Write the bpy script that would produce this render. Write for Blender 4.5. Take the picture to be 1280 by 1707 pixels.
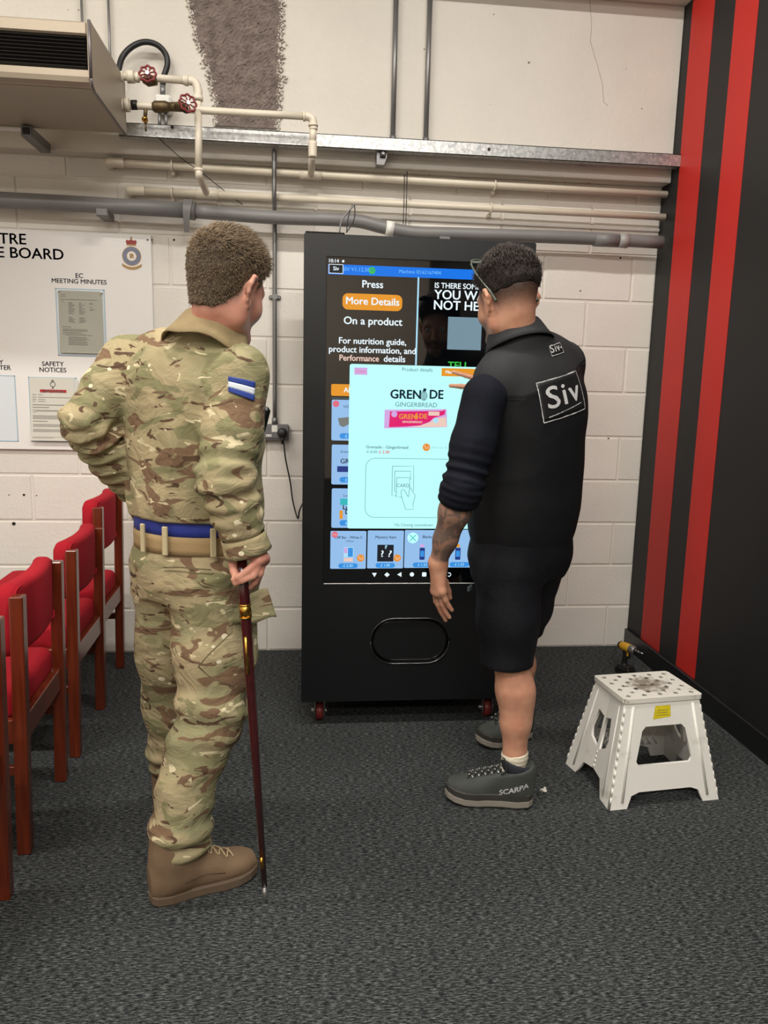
import bpy, bmesh, math, random
import numpy as np
from mathutils import Vector, Matrix
random.seed(7); np.random.seed(7)
SC = bpy.context.scene; COL = SC.collection
for o in list(bpy.data.objects): bpy.data.objects.remove(o, do_unlink=True)
# ------------------------------------------------------------------ camera
YAW, PITCH, ROLL, FPX, CH = .1073, .1663, .0238, 1282.0, 1.374
_f = Vector((math.sin(YAW)*math.cos(PITCH), math.cos(YAW)*math.cos(PITCH), -math.sin(PITCH)))
_r = Vector((math.cos(YAW), -math.sin(YAW), 0)); _d = _f.cross(_r)
_r2 = _r*math.cos(ROLL) - _d*math.sin(ROLL); _d2 = _r*math.sin(ROLL) + _d*math.cos(ROLL)
cam = bpy.data.cameras.new('camera'); camo = bpy.data.objects.new('camera', cam); COL.objects.link(camo)
cam.sensor_fit = 'VERTICAL'; cam.sensor_height = 36; cam.lens = FPX/1707*36; cam.clip_start = .05
camo.matrix_world = Matrix(((_r2.x, -_d2.x, -_f.x, 0), (_r2.y, -_d2.y, -_f.y, 0), (_r2.z, -_d2.z, -_f.z, CH), (0, 0, 0, 1)))
SC.camera = camo
def at(x, y, Y):
    """point of the room at depth Y (metres towards the block wall) seen at photo pixel x, y"""
    v = _f + _r2*((x-640)/FPX) + _d2*((y-853.5)/FPX)
    return Vector((0, 0, CH)) + v*(Y/v.y)
# ------------------------------------------------------------------ world, exposure, lights
w = bpy.data.worlds.new('world'); SC.world = w; w.use_nodes = True
w.node_tree.nodes['Background'].inputs[0].default_value = (.9, .95, 1, 1)
w.node_tree.nodes['Background'].inputs[1].default_value = .02
SC.view_settings.view_transform = 'Standard'; SC.view_settings.look = 'None'
SC.view_settings.exposure = 0.0; SC.view_settings.gamma = 1; SC.view_settings.use_curve_mapping = False
CEIL = 3.127; TOP = 3.9; XR = 1.75; XL = -3.0; YB = 3.83; YF = -5.2
LIGHTS = [(-1.5, 1.85, 1.5, 50), (.65, 1.85, 1.5, 50), (-1.5, -.7, 1.5, 75), (.65, -.7, 1.5, 75), (-1.5, -3.3, 1.5, 75), (.65, -3.3, 1.5, 75)]
LCOL = (1.0, .955, .895)
# ------------------------------------------------------------------ helpers
def lin(c):
    return tuple(((v/255)/12.92 if v/255 <= .04045 else ((v/255+.055)/1.055)**2.4) for v in c) + (1,)
def mat(name, rgb, rough=.6, metal=0, var=0, vscale=20, bump=0, bscale=200, emit=None, estr=1, coat=0, spec=.5, stretch=None, sub=None):
    m = bpy.data.materials.new(name); m.use_nodes = True; nt = m.node_tree; b = nt.nodes['Principled BSDF']
    c = lin(rgb); b.inputs['Base Color'].default_value = c; b.inputs['Roughness'].default_value = rough
    b.inputs['Metallic'].default_value = metal; b.inputs['Specular IOR Level'].default_value = spec
    b.inputs['Coat Weight'].default_value = coat; b.inputs['Coat Roughness'].default_value = .1
    if sub: b.inputs['Subsurface Weight'].default_value = sub; b.inputs['Subsurface Radius'].default_value = (.01, .004, .002); b.inputs['Subsurface Scale'].default_value = 1
    if emit: b.inputs['Emission Color'].default_value = lin(emit); b.inputs['Emission Strength'].default_value = estr
    if var or bump:
        tc = nt.nodes.new('ShaderNodeTexCoord'); src = tc.outputs['Object']
        if stretch:
            mp = nt.nodes.new('ShaderNodeMapping'); mp.inputs['Scale'].default_value = stretch; nt.links.new(src, mp.inputs[0]); src = mp.outputs[0]
    if var:
        n = nt.nodes.new('ShaderNodeTexNoise'); n.inputs['Scale'].default_value = vscale; n.inputs['Detail'].default_value = 5
        nt.links.new(src, n.inputs['Vector']); r = nt.nodes.new('ShaderNodeValToRGB')
        r.color_ramp.elements[0].position = .3; r.color_ramp.elements[1].position = .7
        r.color_ramp.elements[0].color = tuple(v*(1-var) for v in c[:3])+(1,); r.color_ramp.elements[1].color = tuple(min(1, v*(1+var)) for v in c[:3])+(1,)
        nt.links.new(n.outputs['Fac'], r.inputs[0]); nt.links.new(r.outputs[0], b.inputs['Base Color'])
    if bump:
        n = nt.nodes.new('ShaderNodeTexNoise'); n.inputs['Scale'].default_value = bscale; n.inputs['Detail'].default_value = 4
        nt.links.new(src, n.inputs['Vector']); bp = nt.nodes.new('ShaderNodeBump'); bp.inputs['Strength'].default_value = bump; bp.inputs['Distance'].default_value = .004
        nt.links.new(n.outputs['Fac'], bp.inputs['Height']); nt.links.new(bp.outputs[0], b.inputs['Normal'])
    return m
def node(m, t, **kw):
    n = m.node_tree.nodes.new(t)
    for k, v in kw.items():
        if k in n.inputs: n.inputs[k].default_value = v
        else: setattr(n, k, v)
    return n
class MB:
    """collects shapes; build() links them as one mesh object"""
    def __init__(s): s.v = []; s.f = []; s.sm = []
    def add(s, v, f, smooth=False):
        o = len(s.v); s.v += [tuple(p) for p in v]; s.f += [tuple(i+o for i in q) for q in f]; s.sm += [smooth]*len(f); return s
    def box(s, a, b, c=.0, M=None):
        a, b = [min(p, q) for p, q in zip(a, b)], [max(p, q) for p, q in zip(a, b)]
        c = min([c]+[(q-p)*.45 for p, q in zip(a, b)])
        if c <= 0:
            v = [(x, y, z) for x in (a[0], b[0]) for y in (a[1], b[1]) for z in (a[2], b[2])]
            f = [(0, 1, 3, 2), (4, 6, 7, 5), (0, 4, 5, 1), (2, 3, 7, 6), (0, 2, 6, 4), (1, 5, 7, 3)]
        else:
            v = []; idx = {}
            for i in range(8):
                sg = [(i >> k) & 1 for k in range(3)]
                for k in range(3):   # vertex on the face of axis k
                    p = [(b[j]-c if sg[j] else a[j]+c) if j != k else (b[j] if sg[j] else a[j]) for j in range(3)]
                    idx[(i, k)] = len(v); v.append(tuple(p))
            f = []
            for k in range(3):
                j, l = (k+1) % 3, (k+2) % 3
                for sgn in (0, 1):
                    q = [idx[((sgn << k) | (p << j) | (r << l), k)] for p, r in ((0, 0), (1, 0), (1, 1), (0, 1))]
                    f.append(tuple(q if sgn else q[::-1]))
            for k in range(3):
                j, l = (k+1) % 3, (k+2) % 3
                for p in (0, 1):
                    for r in (0, 1):
                        i0 = (p << j) | (r << l); i1 = i0 | (1 << k)
                        q = [idx[(i0, j)], idx[(i1, j)], idx[(i1, l)], idx[(i0, l)]]
                        f.append(tuple(q if (p ^ r) == 0 else q[::-1]))
            for i in range(8):
                q = [idx[(i, 0)], idx[(i, 1)], idx[(i, 2)]]
                f.append(tuple(q if bin(i).count('1') % 2 == 1 else q[::-1]))
        if M is not None: v = [M @ Vector(p) for p in v]
        return s.add(v, f)
    def tube(s, pts, r, n=12, cap=True, smooth=True):
        pts = [Vector(p) for p in pts]; rs = r if isinstance(r, (list, tuple)) else [r]*len(pts)
        v = []; f = []; prev = None
        for i, p in enumerate(pts):
            t = (pts[min(i+1, len(pts)-1)]-pts[max(i-1, 0)])
            t = t.normalized() if t.length > 1e-9 else Vector((0, 0, 1))
            if prev is None:
                u = t.cross(Vector((0, 0, 1)));  u = u if u.length > .05 else t.cross(Vector((1, 0, 0)))
            else: u = prev - t*prev.dot(t)
            u.normalize(); prev = u; w_ = t.cross(u)
            v += [p + (u*math.cos(a)+w_*math.sin(a))*rs[i] for a in [2*math.pi*k/n for k in range(n)]]
        for i in range(len(pts)-1):
            for k in range(n): f.append((i*n+k, i*n+(k+1) % n, (i+1)*n+(k+1) % n, (i+1)*n+k))
        s.add(v, f, smooth)
        if cap:
            o = len(s.v)-len(v)
            s.f.append(tuple(o+k for k in range(n))[::-1]); s.f.append(tuple(o+len(v)-n+k for k in range(n))); s.sm += [False, False]
        return s
    def cyl(s, a, b, r, r2=None, n=16, smooth=True): return s.tube([a, b], [r, r if r2 is None else r2], n, True, smooth)
    def lathe(s, prof, o=(0, 0, 0), axis=(0, 0, 1), n=20):
        ax = Vector(axis).normalized(); o = Vector(o)
        return s.tube_prof([(o+ax*h, r) for h, r in prof], ax, n)
    def tube_prof(s, pr, ax, n):
        u = ax.cross(Vector((0, 0, 1))); u = u if u.length > .05 else ax.cross(Vector((1, 0, 0))); u.normalize(); w_ = ax.cross(u)
        v = []; f = []
        for p, r in pr: v += [p+(u*math.cos(2*math.pi*k/n)+w_*math.sin(2*math.pi*k/n))*r for k in range(n)]
        for i in range(len(pr)-1):
            for k in range(n): f.append((i*n+k, i*n+(k+1) % n, (i+1)*n+(k+1) % n, (i+1)*n+k))
        f.append(tuple(range(n))[::-1]); f.append(tuple(range(len(v)-n, len(v))))
        return s.add(v, f, True)
    def prism(s, poly, t, M=None, smooth=False):
        """poly in local xz plane, extruded along local -y by t"""
        n = len(poly); v = [(x, 0, z) for x, z in poly]+[(x, -t, z) for x, z in poly]
        if M is not None: v = [M @ Vector(p) for p in v]
        f = [tuple(range(n))[::-1], tuple(range(n, 2*n))]+[(i, (i+1) % n, n+(i+1) % n, n+i) for i in range(n)]
        return s.add(v, f, smooth)
    def mesh(s, name):
        me = bpy.data.meshes.new(name); me.from_pydata(s.v, [], s.f); me.polygons.foreach_set('use_smooth', s.sm); me.update(); return me
    def build(s, name, m, parent=None, **kw): return obj(name, s.mesh(name), m, parent, **kw)
def obj(name, me, m=None, parent=None, fix=True):
    if fix:
        bm = bmesh.new(); bm.from_mesh(me); bmesh.ops.recalc_face_normals(bm, faces=bm.faces); bm.to_mesh(me); bm.free()
    o = bpy.data.objects.new(name, me); COL.objects.link(o)
    if m is not None and not me.materials: me.materials.append(m)
    if parent is not None: adopt(o, parent)
    return o
def adopt(o, parent):
    o.parent = parent
    if parent.type == 'EMPTY': o.matrix_parent_inverse = Matrix.Translation(-Vector(parent.location))
def tag(o, label, cat, group=None):
    o['label'] = label; o['category'] = cat
    if group: o['group'] = group
    return o
def thing(name, loc, label, cat, group=None):
    o = bpy.data.objects.new(name, None); COL.objects.link(o); o.location = loc; o.empty_display_size = .05
    return tag(o, label, cat, group)
def struct(name, mb, m, label=None):
    o = mb.build(name, m); o['kind'] = 'structure'
    if label: o['label'] = label
    return o
def copy_tree(o, parent=None):
    c = o.copy(); COL.objects.link(c)
    if parent is not None: c.parent = parent
    for ch in o.children: copy_tree(ch, c)
    return c
def bez(pts, n=10):
    """smooth curve through points (Catmull-Rom)"""
    P = [Vector(p) for p in pts]; P = [P[0]*2-P[1]]+P+[P[-1]*2-P[-2]]; out = []
    for i in range(1, len(P)-2):
        for k in range(n):
            t = k/n; a, b, c, d = P[i-1:i+3]
            out.append(.5*((2*b)+(c-a)*t+(2*a-5*b+4*c-d)*t*t+(3*b-a-3*c+d)*t**3))
    return out+[P[-2]]
def text_mesh(txt, size, bold=0, align='CENTER', spacing=1.0, shear=0):
    cu = bpy.data.curves.new('lettering', 'FONT'); cu.body = txt; cu.size = size; cu.align_x = align; cu.align_y = 'CENTER'
    cu.space_character = spacing; cu.shear = shear; cu.resolution_u = 3
    o = bpy.data.objects.new('lettering', cu); COL.objects.link(o); dg = bpy.context.evaluated_depsgraph_get()
    me = bpy.data.meshes.new_from_object(o.evaluated_get(dg)); bpy.data.objects.remove(o); bpy.data.curves.remove(cu)
    if bold:      # heavier stroke: the same outline laid down slightly shifted
        vs = [v.co.copy() for v in me.vertices]; fs = [tuple(p.vertices) for p in me.polygons]; e = bold*size*1.1; me2 = bpy.data.meshes.new('lettering'); V = []; Fc = []
        for dx, dy in ((-e, 0), (e, 0), (0, -e*.7), (0, e*.7)): k = len(V); V += [(v.x+dx, v.y+dy, 0) for v in vs]; Fc += [tuple(i+k for i in f) for f in fs]
        me2.from_pydata(V, [], Fc); bpy.data.meshes.remove(me); me = me2
    return me
def text(name, txt, pos, size, m, parent, bold=.0, align='CENTER', spacing=1.0, M=None, sx=1, shear=0):
    """flat print standing in the xz plane facing -y"""
    me = text_mesh(txt, size, bold, align, spacing, shear)
    R = Matrix.Translation(pos) @ (M if M is not None else Matrix.Identity(4)) @ Matrix(((sx, 0, 0, 0), (0, 0, 1, 0), (0, 1, 0, 0), (0, 0, 0, 1)))
    me.transform(R); me.materials.clear(); return obj(name, me, m, parent, fix=False)
# ------------------------------------------------------------------ setting
def paint_mat(name, rgb, holes=.0, rnd=0.0, bump=.25):
    m = mat(name, rgb, .75, spec=.25); nt = m.node_tree; b = nt.nodes['Principled BSDF']
    tc = node(m, 'ShaderNodeTexCoord'); c = lin(rgb)
    n = node(m, 'ShaderNodeTexNoise', Scale=3.0, Detail=6.0); nt.links.new(tc.outputs['Object'], n.inputs['Vector'])
    r = node(m, 'ShaderNodeValToRGB'); r.color_ramp.elements[0].position = .3; r.color_ramp.elements[1].position = .7
    r.color_ramp.elements[0].color = tuple(v*.93 for v in c[:3])+(1,); r.color_ramp.elements[1].color = c
    nt.links.new(n.outputs['Fac'], r.inputs[0]); last = r.outputs[0]
    if rnd:
        oi = node(m, 'ShaderNodeObjectInfo'); mr = node(m, 'ShaderNodeMapRange'); mr.inputs['To Min'].default_value = 1-rnd; mr.inputs['To Max'].default_value = 1
        nt.links.new(oi.outputs['Random'], mr.inputs[0]); mx = node(m, 'ShaderNodeMix', data_type='RGBA', blend_type='MULTIPLY'); mx.inputs[0].default_value = 1
        nt.links.new(last, mx.inputs[6]); nt.links.new(mr.outputs[0], mx.inputs[7]); last = mx.outputs[2]
    if holes:
        v = node(m, 'ShaderNodeTexVoronoi', Scale=13.0); nt.links.new(tc.outputs['Object'], v.inputs['Vector'])
        n2 = node(m, 'ShaderNodeTexNoise', Scale=2.2); nt.links.new(tc.outputs['Object'], n2.inputs['Vector'])
        th = node(m, 'ShaderNodeMapRange'); th.inputs['From Min'].default_value = .45; th.inputs['From Max'].default_value = .72; th.inputs['To Min'].default_value = 0; th.inputs['To Max'].default_value = .13*holes
        nt.links.new(n2.outputs['Fac'], th.inputs[0])
        ls = node(m, 'ShaderNodeMath', operation='LESS_THAN'); nt.links.new(v.outputs['Distance'], ls.inputs[0]); nt.links.new(th.outputs[0], ls.inputs[1])
        mx = node(m, 'ShaderNodeMix', data_type='RGBA'); nt.links.new(ls.outputs[0], mx.inputs[0]); nt.links.new(last, mx.inputs[6]); mx.inputs[7].default_value = lin((120, 108, 95)); last = mx.outputs[2]
    nt.links.new(last, b.inputs['Base Color'])
    n3 = node(m, 'ShaderNodeTexNoise', Scale=55.0, Detail=5.0); nt.links.new(tc.outputs['Object'], n3.inputs['Vector'])
    bp = node(m, 'ShaderNodeBump', Strength=bump, Distance=.004); nt.links.new(n3.outputs['Fac'], bp.inputs['Height']); nt.links.new(bp.outputs[0], b.inputs['Normal'])
    return m
M_block = paint_mat('painted_block', (235, 230, 221), rnd=.07, bump=.45)
M_mortar = paint_mat('painted_mortar', (228, 222, 212))
M_beam = paint_mat('painted_concrete', (219, 214, 204), holes=1, bump=.5)
M_ceil = paint_mat('ceiling_paint', (225, 218, 206))
def carpet_mat():
    m = mat('grey_carpet', (60, 62, 62), .95, spec=.1); nt = m.node_tree; b = nt.nodes['Principled BSDF']
    tc = node(m, 'ShaderNodeTexCoord'); mp = node(m, 'ShaderNodeMapping'); mp.inputs['Scale'].default_value = (60, 260, 1); nt.links.new(tc.outputs['Object'], mp.inputs[0])
    n = node(m, 'ShaderNodeTexNoise', Scale=1.0, Detail=6.0, Roughness=.75); nt.links.new(mp.outputs[0], n.inputs['Vector'])
    r = node(m, 'ShaderNodeValToRGB'); e = r.color_ramp.elements; e[0].position = .40; e[1].position = .64
    e[0].color = lin((20, 23, 24)); e[1].color = lin((112, 114, 112)); x = e.new(.5); x.color = lin((51, 54, 55))
    nt.links.new(n.outputs['Fac'], r.inputs[0])
    n2 = node(m, 'ShaderNodeTexNoise', Scale=2.0, Detail=3.0); nt.links.new(tc.outputs['Object'], n2.inputs['Vector'])
    mr = node(m, 'ShaderNodeMapRange'); mr.inputs['To Min'].default_value = .85; mr.inputs['To Max'].default_value = 1.15; nt.links.new(n2.outputs['Fac'], mr.inputs[0])
    mx = node(m, 'ShaderNodeMix', data_type='RGBA', blend_type='MULTIPLY'); mx.inputs[0].default_value = 1; nt.links.new(r.outputs[0], mx.inputs[6]); nt.links.new(mr.outputs[0], mx.inputs[7])
    nt.links.new(mx.outputs[2], b.inputs['Base Color'])
    n3 = node(m, 'ShaderNodeTexNoise', Scale=350.0, Detail=3.0); nt.links.new(tc.outputs['Object'], n3.inputs['Vector'])
    bp = node(m, 'ShaderNodeBump', Strength=.5, Distance=.004); nt.links.new(n3.outputs['Fac'], bp.inputs['Height']); nt.links.new(bp.outputs[0], b.inputs['Normal'])
    return m
struct('floor', MB().box((XL-.1, YF-.1, -.06), (XR+.1, YB+.2, 0)), carpet_mat())
struct('ceiling', MB().box((XL-.1, YF-.1, TOP), (XR+.1, YB+.2, TOP+.1)), M_ceil)
struct('trim_2', MB().box((XL, 3.60, CEIL), (XR, YB+.01, TOP)), M_ceil, 'cream boxed-in soffit above the concrete beam')
BEAM_Y, BEAM_Z = 3.74, 2.352
wb = struct('wall_back', MB().box((XL-.1, YB+.004, 0), (XR+.1, YB+.15, TOP)), M_mortar)
struct('wall_left', MB().box((XL-.1, YF, 0), (XL, YB, TOP)), M_block)
struct('wall_front', MB().box((XL, YF-.1, 0), (XR, YF, TOP)), mat('taupe_paint', (205, 192, 176), .8))
tb = struct('trim_1', MB().box((XL, BEAM_Y, BEAM_Z), (XR, YB+.01, CEIL), .004), M_beam, 'painted concrete beam across the top of the block wall')
# individual blocks, running bond
zs = [k*.225 for k in range(10)]+[2.262, BEAM_Z+.004]
full = {}
for k in range(len(zs)-1):
    z0, z1 = zs[k]+.004, zs[k+1]-.004
    x = 1.629 + (0 if k % 2 == 0 else .225)
    while x > XL: x -= .45
    while x < XR:
        a, b = max(x+.004, XL), min(x+.446, XR-.001); x += .45
        if b-a < .03: continue
        key = (round(z1-z0, 3), round(b-a, 3))
        if key not in full:
            full[key] = MB().box((0, 0, 0), (b-a, .03, z1-z0), .0045).mesh('block')
            full[key].materials.append(M_block)
        o = bpy.data.objects.new('block', full[key]); COL.objects.link(o); o.parent = wb
        o.location = (a, YB+random.uniform(-.0007, .0007), z0)
M_hole = mat('dark_hole', (40, 34, 30), .9)
for px, py, r in ((40, 825, .006), (15, 825, .003), (61, 826, .003), (23, 873, .009), (1034, 430, .005), (967, 485, .004), (1014, 731, .004), (925, 950, .004), (922, 977, .004), (290, 400, .005)):
    p = at(px, py, YB); MB().cyl((p.x, YB-.0012, p.z), (p.x, YB+.004, p.z), r, n=8).build('screw_hole', M_hole, wb)
# right wall with painted stripes and skirting
M_blackwall = mat('black_wall_paint', (33, 33, 34), .55, var=.06, vscale=2, bump=.12, bscale=120, spec=.35)
M_redwall = mat('red_wall_paint', (196, 42, 36), .5, var=.05, vscale=2, bump=.1, bscale=120, spec=.35)
wr = struct('wall_right', MB().box((XR, YF, 0), (XR+.1, YB+.1, TOP)), M_blackwall)
for a, b in ((3.459, 3.663), (3.107, 3.281)):
    MB().box((XR-.0015, a, .095), (XR+.002, b, TOP)).build('red_stripe', M_redwall, wr)
struct('baseboard_right', MB().box((XR-.018, YF, 0), (XR, YB-.001, .1), .003), mat('black_skirting_gloss', (26, 26, 28), .3), 'black gloss skirting board along the striped wall')
# unpainted scar on the beam: real roughcast relief with torn paint edges
def scar():
    NX, NZ = 46, 90; v = []; f = []; z0, z1 = 2.49, CEIL
    rng = np.random.RandomState(3); nl = np.cumsum(rng.randn(NZ+1))*.0025; nr = np.cumsum(rng.randn(NZ+1))*.0025
    nl -= np.linspace(nl[0], nl[-1], NZ+1); nr -= np.linspace(nr[0], nr[-1], NZ+1)
    for j in range(NZ+1):
        t = j/NZ; z = z0+(z1-z0)*t
        l = np.interp(z, [2.49, 2.54, 2.76, 3.0, 3.2], [-.395, -.388, -.43, -.5, -.56])+nl[j]+rng.randn()*.004
        r = np.interp(z, [2.49, 2.78, 3.02, 3.2], [-.12, -.107, -.102, -.10])+nr[j]+rng.randn()*.004
        for i in range(NX+1):
            s = i/NX; edge = min(s, 1-s, t*2)*12
            v.append((l+(r-l)*s, BEAM_Y-.004-min(1, edge)*(.006*rng.rand()), z+rng.randn()*.0015))
    for j in range(NZ):
        for i in range(NX): a = j*(NX+1)+i; f.append((a, a+1, a+NX+2, a+NX+1))
    me = bpy.data.meshes.new('bare_patch'); me.from_pydata(v, [], f)
    m = mat('bare_mortar', (120, 108, 102), .95, var=.3, vscale=26, bump=.3, bscale=160)
    o = obj('bare_patch', me, m, tb); o['label'] = 'unpainted grey mortar scar with ragged edges'
    so = o.modifiers.new('thick', 'SOLIDIFY'); so.thickness = .006; so.offset = -1
    # ragged plaster lips along both sides
    for side, nm in ((0, 'torn_paint_edge'), (NX, 'torn_paint_edge')):
        q = MB()
        for j in range(0, NZ):
            p = Vector(v[j*(NX+1)+side])
            for _ in range(4):
                c = p+Vector((rng.randn()*.007, -.001, rng.randn()*.006)); s_ = .003+.004*rng.rand()
                q.lathe([(-.004, s_*.9), (.004, s_*.7), (.008, s_*.2)], c, (rng.randn()*.3, -1, rng.randn()*.3), 5)
        q.build(nm, M_beam, tb)['kind'] = 'stuff'
scar()
# fine crack in the beam paint
q = MB(); pts = [at(x, y, BEAM_Y) for x, y in ((983, 0), (986, 40), (984, 70), (996, 110), (1004, 140), (1006, 170), (1013, 176))]
q.tube([(p.x, BEAM_Y+.0003, p.z) for p in pts], .0011, 5).build('paint_crack', mat('crack_shadow', (150, 138, 124), .9), tb)
# ceiling battens; unseen middle and rear rows are added as fill light
M_diff = mat('lamp_diffuser', (250, 248, 240), .5, emit=(255, 244, 228), estr=6)
M_white_metal = mat('white_enamel', (235, 235, 232), .4)
words = ['front left, above the chairs', 'front right, nearest the striped wall corner', 'added for fill, middle row, left', 'added for fill, middle row, right', 'added for fill, rear row, left', 'added for fill, rear row, right']
for (x, y, L, pw), wd in zip(LIGHTS, words):
    t = thing('ceiling_light', (x, y, TOP), 'white ceiling batten light '+wd, 'ceiling light', 'ceiling battens')
    MB().box((x-L/2, y-.07, TOP-.035), (x+L/2, y+.07, TOP), .004).build('body', M_white_metal, t)
    MB().box((x-L/2+.02, y-.055, TOP-.06), (x+L/2-.02, y+.055, TOP-.035), .01).build('diffuser', M_diff, t)
    la = bpy.data.lights.new('lamp', 'AREA'); la.shape = 'RECTANGLE'; la.size = L; la.size_y = .13; la.energy = pw; la.color = LCOL
    lo = bpy.data.objects.new('lamp', la); COL.objects.link(lo); lo.location = (x, y, TOP-.065); adopt(lo, t)
# ------------------------------------------------------------------ wall fittings
def galv_mat():
    m = mat('galvanised_steel', (170, 172, 172), .38, .85); nt = m.node_tree; b = nt.nodes['Principled BSDF']
    tc = node(m, 'ShaderNodeTexCoord'); v = node(m, 'ShaderNodeTexVoronoi', Scale=90.0); nt.links.new(tc.outputs['Object'], v.inputs['Vector'])
    r = node(m, 'ShaderNodeValToRGB'); r.color_ramp.elements[0].color = lin((150, 152, 153)); r.color_ramp.elements[1].color = lin((206, 206, 204))
    nt.links.new(v.outputs['Color'], r.inputs[0]); nt.links.new(r.outputs[0], b.inputs['Base Color']); return m
M_galv = galv_mat()
M_cream = mat('cream_pipe_enamel', (218, 209, 190), .38, var=.06, vscale=6, spec=.5)
M_greypipe = mat('grey_plastic_pipe', (122, 121, 120), .45, var=.08, vscale=5)
M_conduit = mat('dull_steel_conduit', (128, 128, 128), .4, .6)
M_brass = mat('brass', (196, 150, 70), .25, 1)
M_oldbrass = mat('tarnished_brass', (104, 88, 62), .5, .7, var=.3, vscale=60)
M_redwheel = mat('red_handwheel', (118, 22, 26), .4)
M_dark = mat('dark_metal', (48, 46, 44), .45, .6)
M_blackrub = mat('black_rubber', (24, 26, 26), .45)
M_white = mat('white_plastic', (232, 230, 224), .45)
# galvanised channel on edge in front of the beam
CY = 3.655
ch = thing('steel_channel', (0, CY, 2.4), 'long galvanised steel channel running across below the concrete beam', 'channel')
MB().box((-.80, CY, 2.402), (XR-.002, CY+.003, 2.458)).box((-.80, CY, 2.402), (XR-.002, CY+.045, 2.405)).box((-.80, CY, 2.455), (XR-.002, CY+.045, 2.458)).build('channel_body', M_galv, ch)
for px in (287, 815): 
    p = at(px, 249 if px > 500 else 212, CY); MB().cyl((p.x, CY-.003, p.z), (p.x, CY+.004, p.z), .007, n=12).build('bolt', M_dark, ch)
for x in (-.55, .28, 1.3): MB().box((x-.02, CY+.02, 2.41), (x+.02, BEAM_Y+.005, 2.45), .002).build('wall_cleat', M_galv, ch)
# short strut under the channel
br = thing('strut_bracket', (.32, CY, 2.3), 'small steel strut bracket hanging under the middle of the channel', 'bracket')
p = at(636, 262, CY+.02)
MB().prism([(p.x-.022, p.z+.03), (p.x+.024, p.z+.03), (p.x+.024, p.z+.0), (p.x+.012, p.z-.032), (p.x-.022, p.z-.032)], .06, Matrix.Translation((0, CY+.08, 0))).build('strut', M_conduit, br)
MB().box((p.x-.008, CY+.008, p.z-.002), (p.x+.018, CY+.022, p.z+.026), .002).build('channel_mouth', M_dark, br)
MB().cyl((p.x+.005, CY+.0, p.z+.012), (p.x+.005, CY+.02, p.z+.012), .007, n=6).build('bolt', M_conduit, br)
# conduits above the channel, on the beam
for (px, lab) in (((661, 0, 655, 225), 'grey vertical conduit on the beam, the left one of the pair'), ((716, 0, 710, 228), 'grey vertical conduit on the beam, the right one of the pair')):
    a = at(px[2], px[3], 3.715); t = thing('conduit', (a.x, 3.715, 2.45), lab, 'conduit', 'conduits on the beam')
    MB().cyl((a.x, 3.72, 2.455), (a.x, 3.72, CEIL), .0115).build('tube', M_conduit, t)
    MB().cyl((a.x, 3.72, 2.456), (a.x, 3.72, 2.487), .0145).build('coupler', M_conduit, t)
# hanger rods by the heater
for px, lab in ((134, 'thin steel hanger rod above the heater, left of two'), (179, 'thin steel hanger rod beside the heater, right of two')):
    a = at(px, 0, 3.70); t = thing('hanger_rod', (a.x, 3.70, 2.5), lab, 'rod', 'heater hanger rods')
    MB().cyl((a.x, 3.715, 2.46), (a.x, 3.715, CEIL), .0055, n=8).build('rod', M_conduit, t)
    MB().cyl((a.x, 3.715, 2.62), (a.x, 3.715, 2.64), .009, n=6).build('nut', M_dark, t)
# horizontal heating pipes
def clip(t, x, z, r, yw=YB):
    MB().tube([(x, 3.77+math.cos(a)*(r+.004), z+math.sin(a)*(r+.004)) for a in [i*math.pi/10 for i in range(21)]], .0045, 6).build('pipe_clip', M_cream, t)
    MB().box((x-.008, 3.79, z-.034), (x+.008, yw, z-.018), .002).build('clip_stem', M_cream, t)
for nm, z, x0, lab, cl in (('up', 2.308, -.875, 'cream horizontal heating pipe, the upper of the two on the wall', (287, 825)), ('lo', 2.203, -.787, 'cream horizontal heating pipe, the lower of the two on the wall', (286, 820))):
    t = thing('heating_pipe', (x0, 3.77, z), lab, 'pipe', 'heating pipes along the wall')
    z0 = z+(.012 if nm == 'up' else .003)
    MB().tube([(x0+.06, 3.77, z0), (.8, 3.77, z), (XR-.004, 3.77, z-.002)], .0165, 14).build('pipe', M_cream, t)
    MB().tube(bez([(x0+.07, 3.77, z0), (x0+.02, 3.77, z0), (x0, 3.785, z0), (x0-.003, YB+.005, z0)], 6), .0215, 12).build('elbow', M_cream, t)
    for px in cl:
        p = at(px, 300, 3.77); clip(t, p.x, z if px > 500 else z0, .0165)
# white mini trunking
t = tag(MB().box((at(400, 345, 3.82).x, 3.815, 2.142), (XR-.003, YB, 2.158), .003).build('mini_trunking', M_white), 'slim white cable trunking just above the grey pipe', 'trunking')
# thin black wire droppers
for dx, lab in ((0, 'thin dark wire dropper on the wall, left of the two above the machine'), (.012, 'thin dark wire dropper on the wall, right of the two above the machine')):
    a = at(674, 295, 3.745); MB().tube([(a.x+dx, 3.745, 2.325+dx*.4), (a.x+dx, 3.745, 2.20), (a.x+dx*.9, 3.745, 2.06)], .0018, 6)
    tag(MB().tube([(a.x+dx, 3.745, 2.33+dx), (a.x+dx+.001, 3.745, 2.20), (a.x+dx, 3.745, 2.055)], .002, 6).build('wire_dropper', M_blackrub), lab, 'wire', 'wire droppers')
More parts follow.
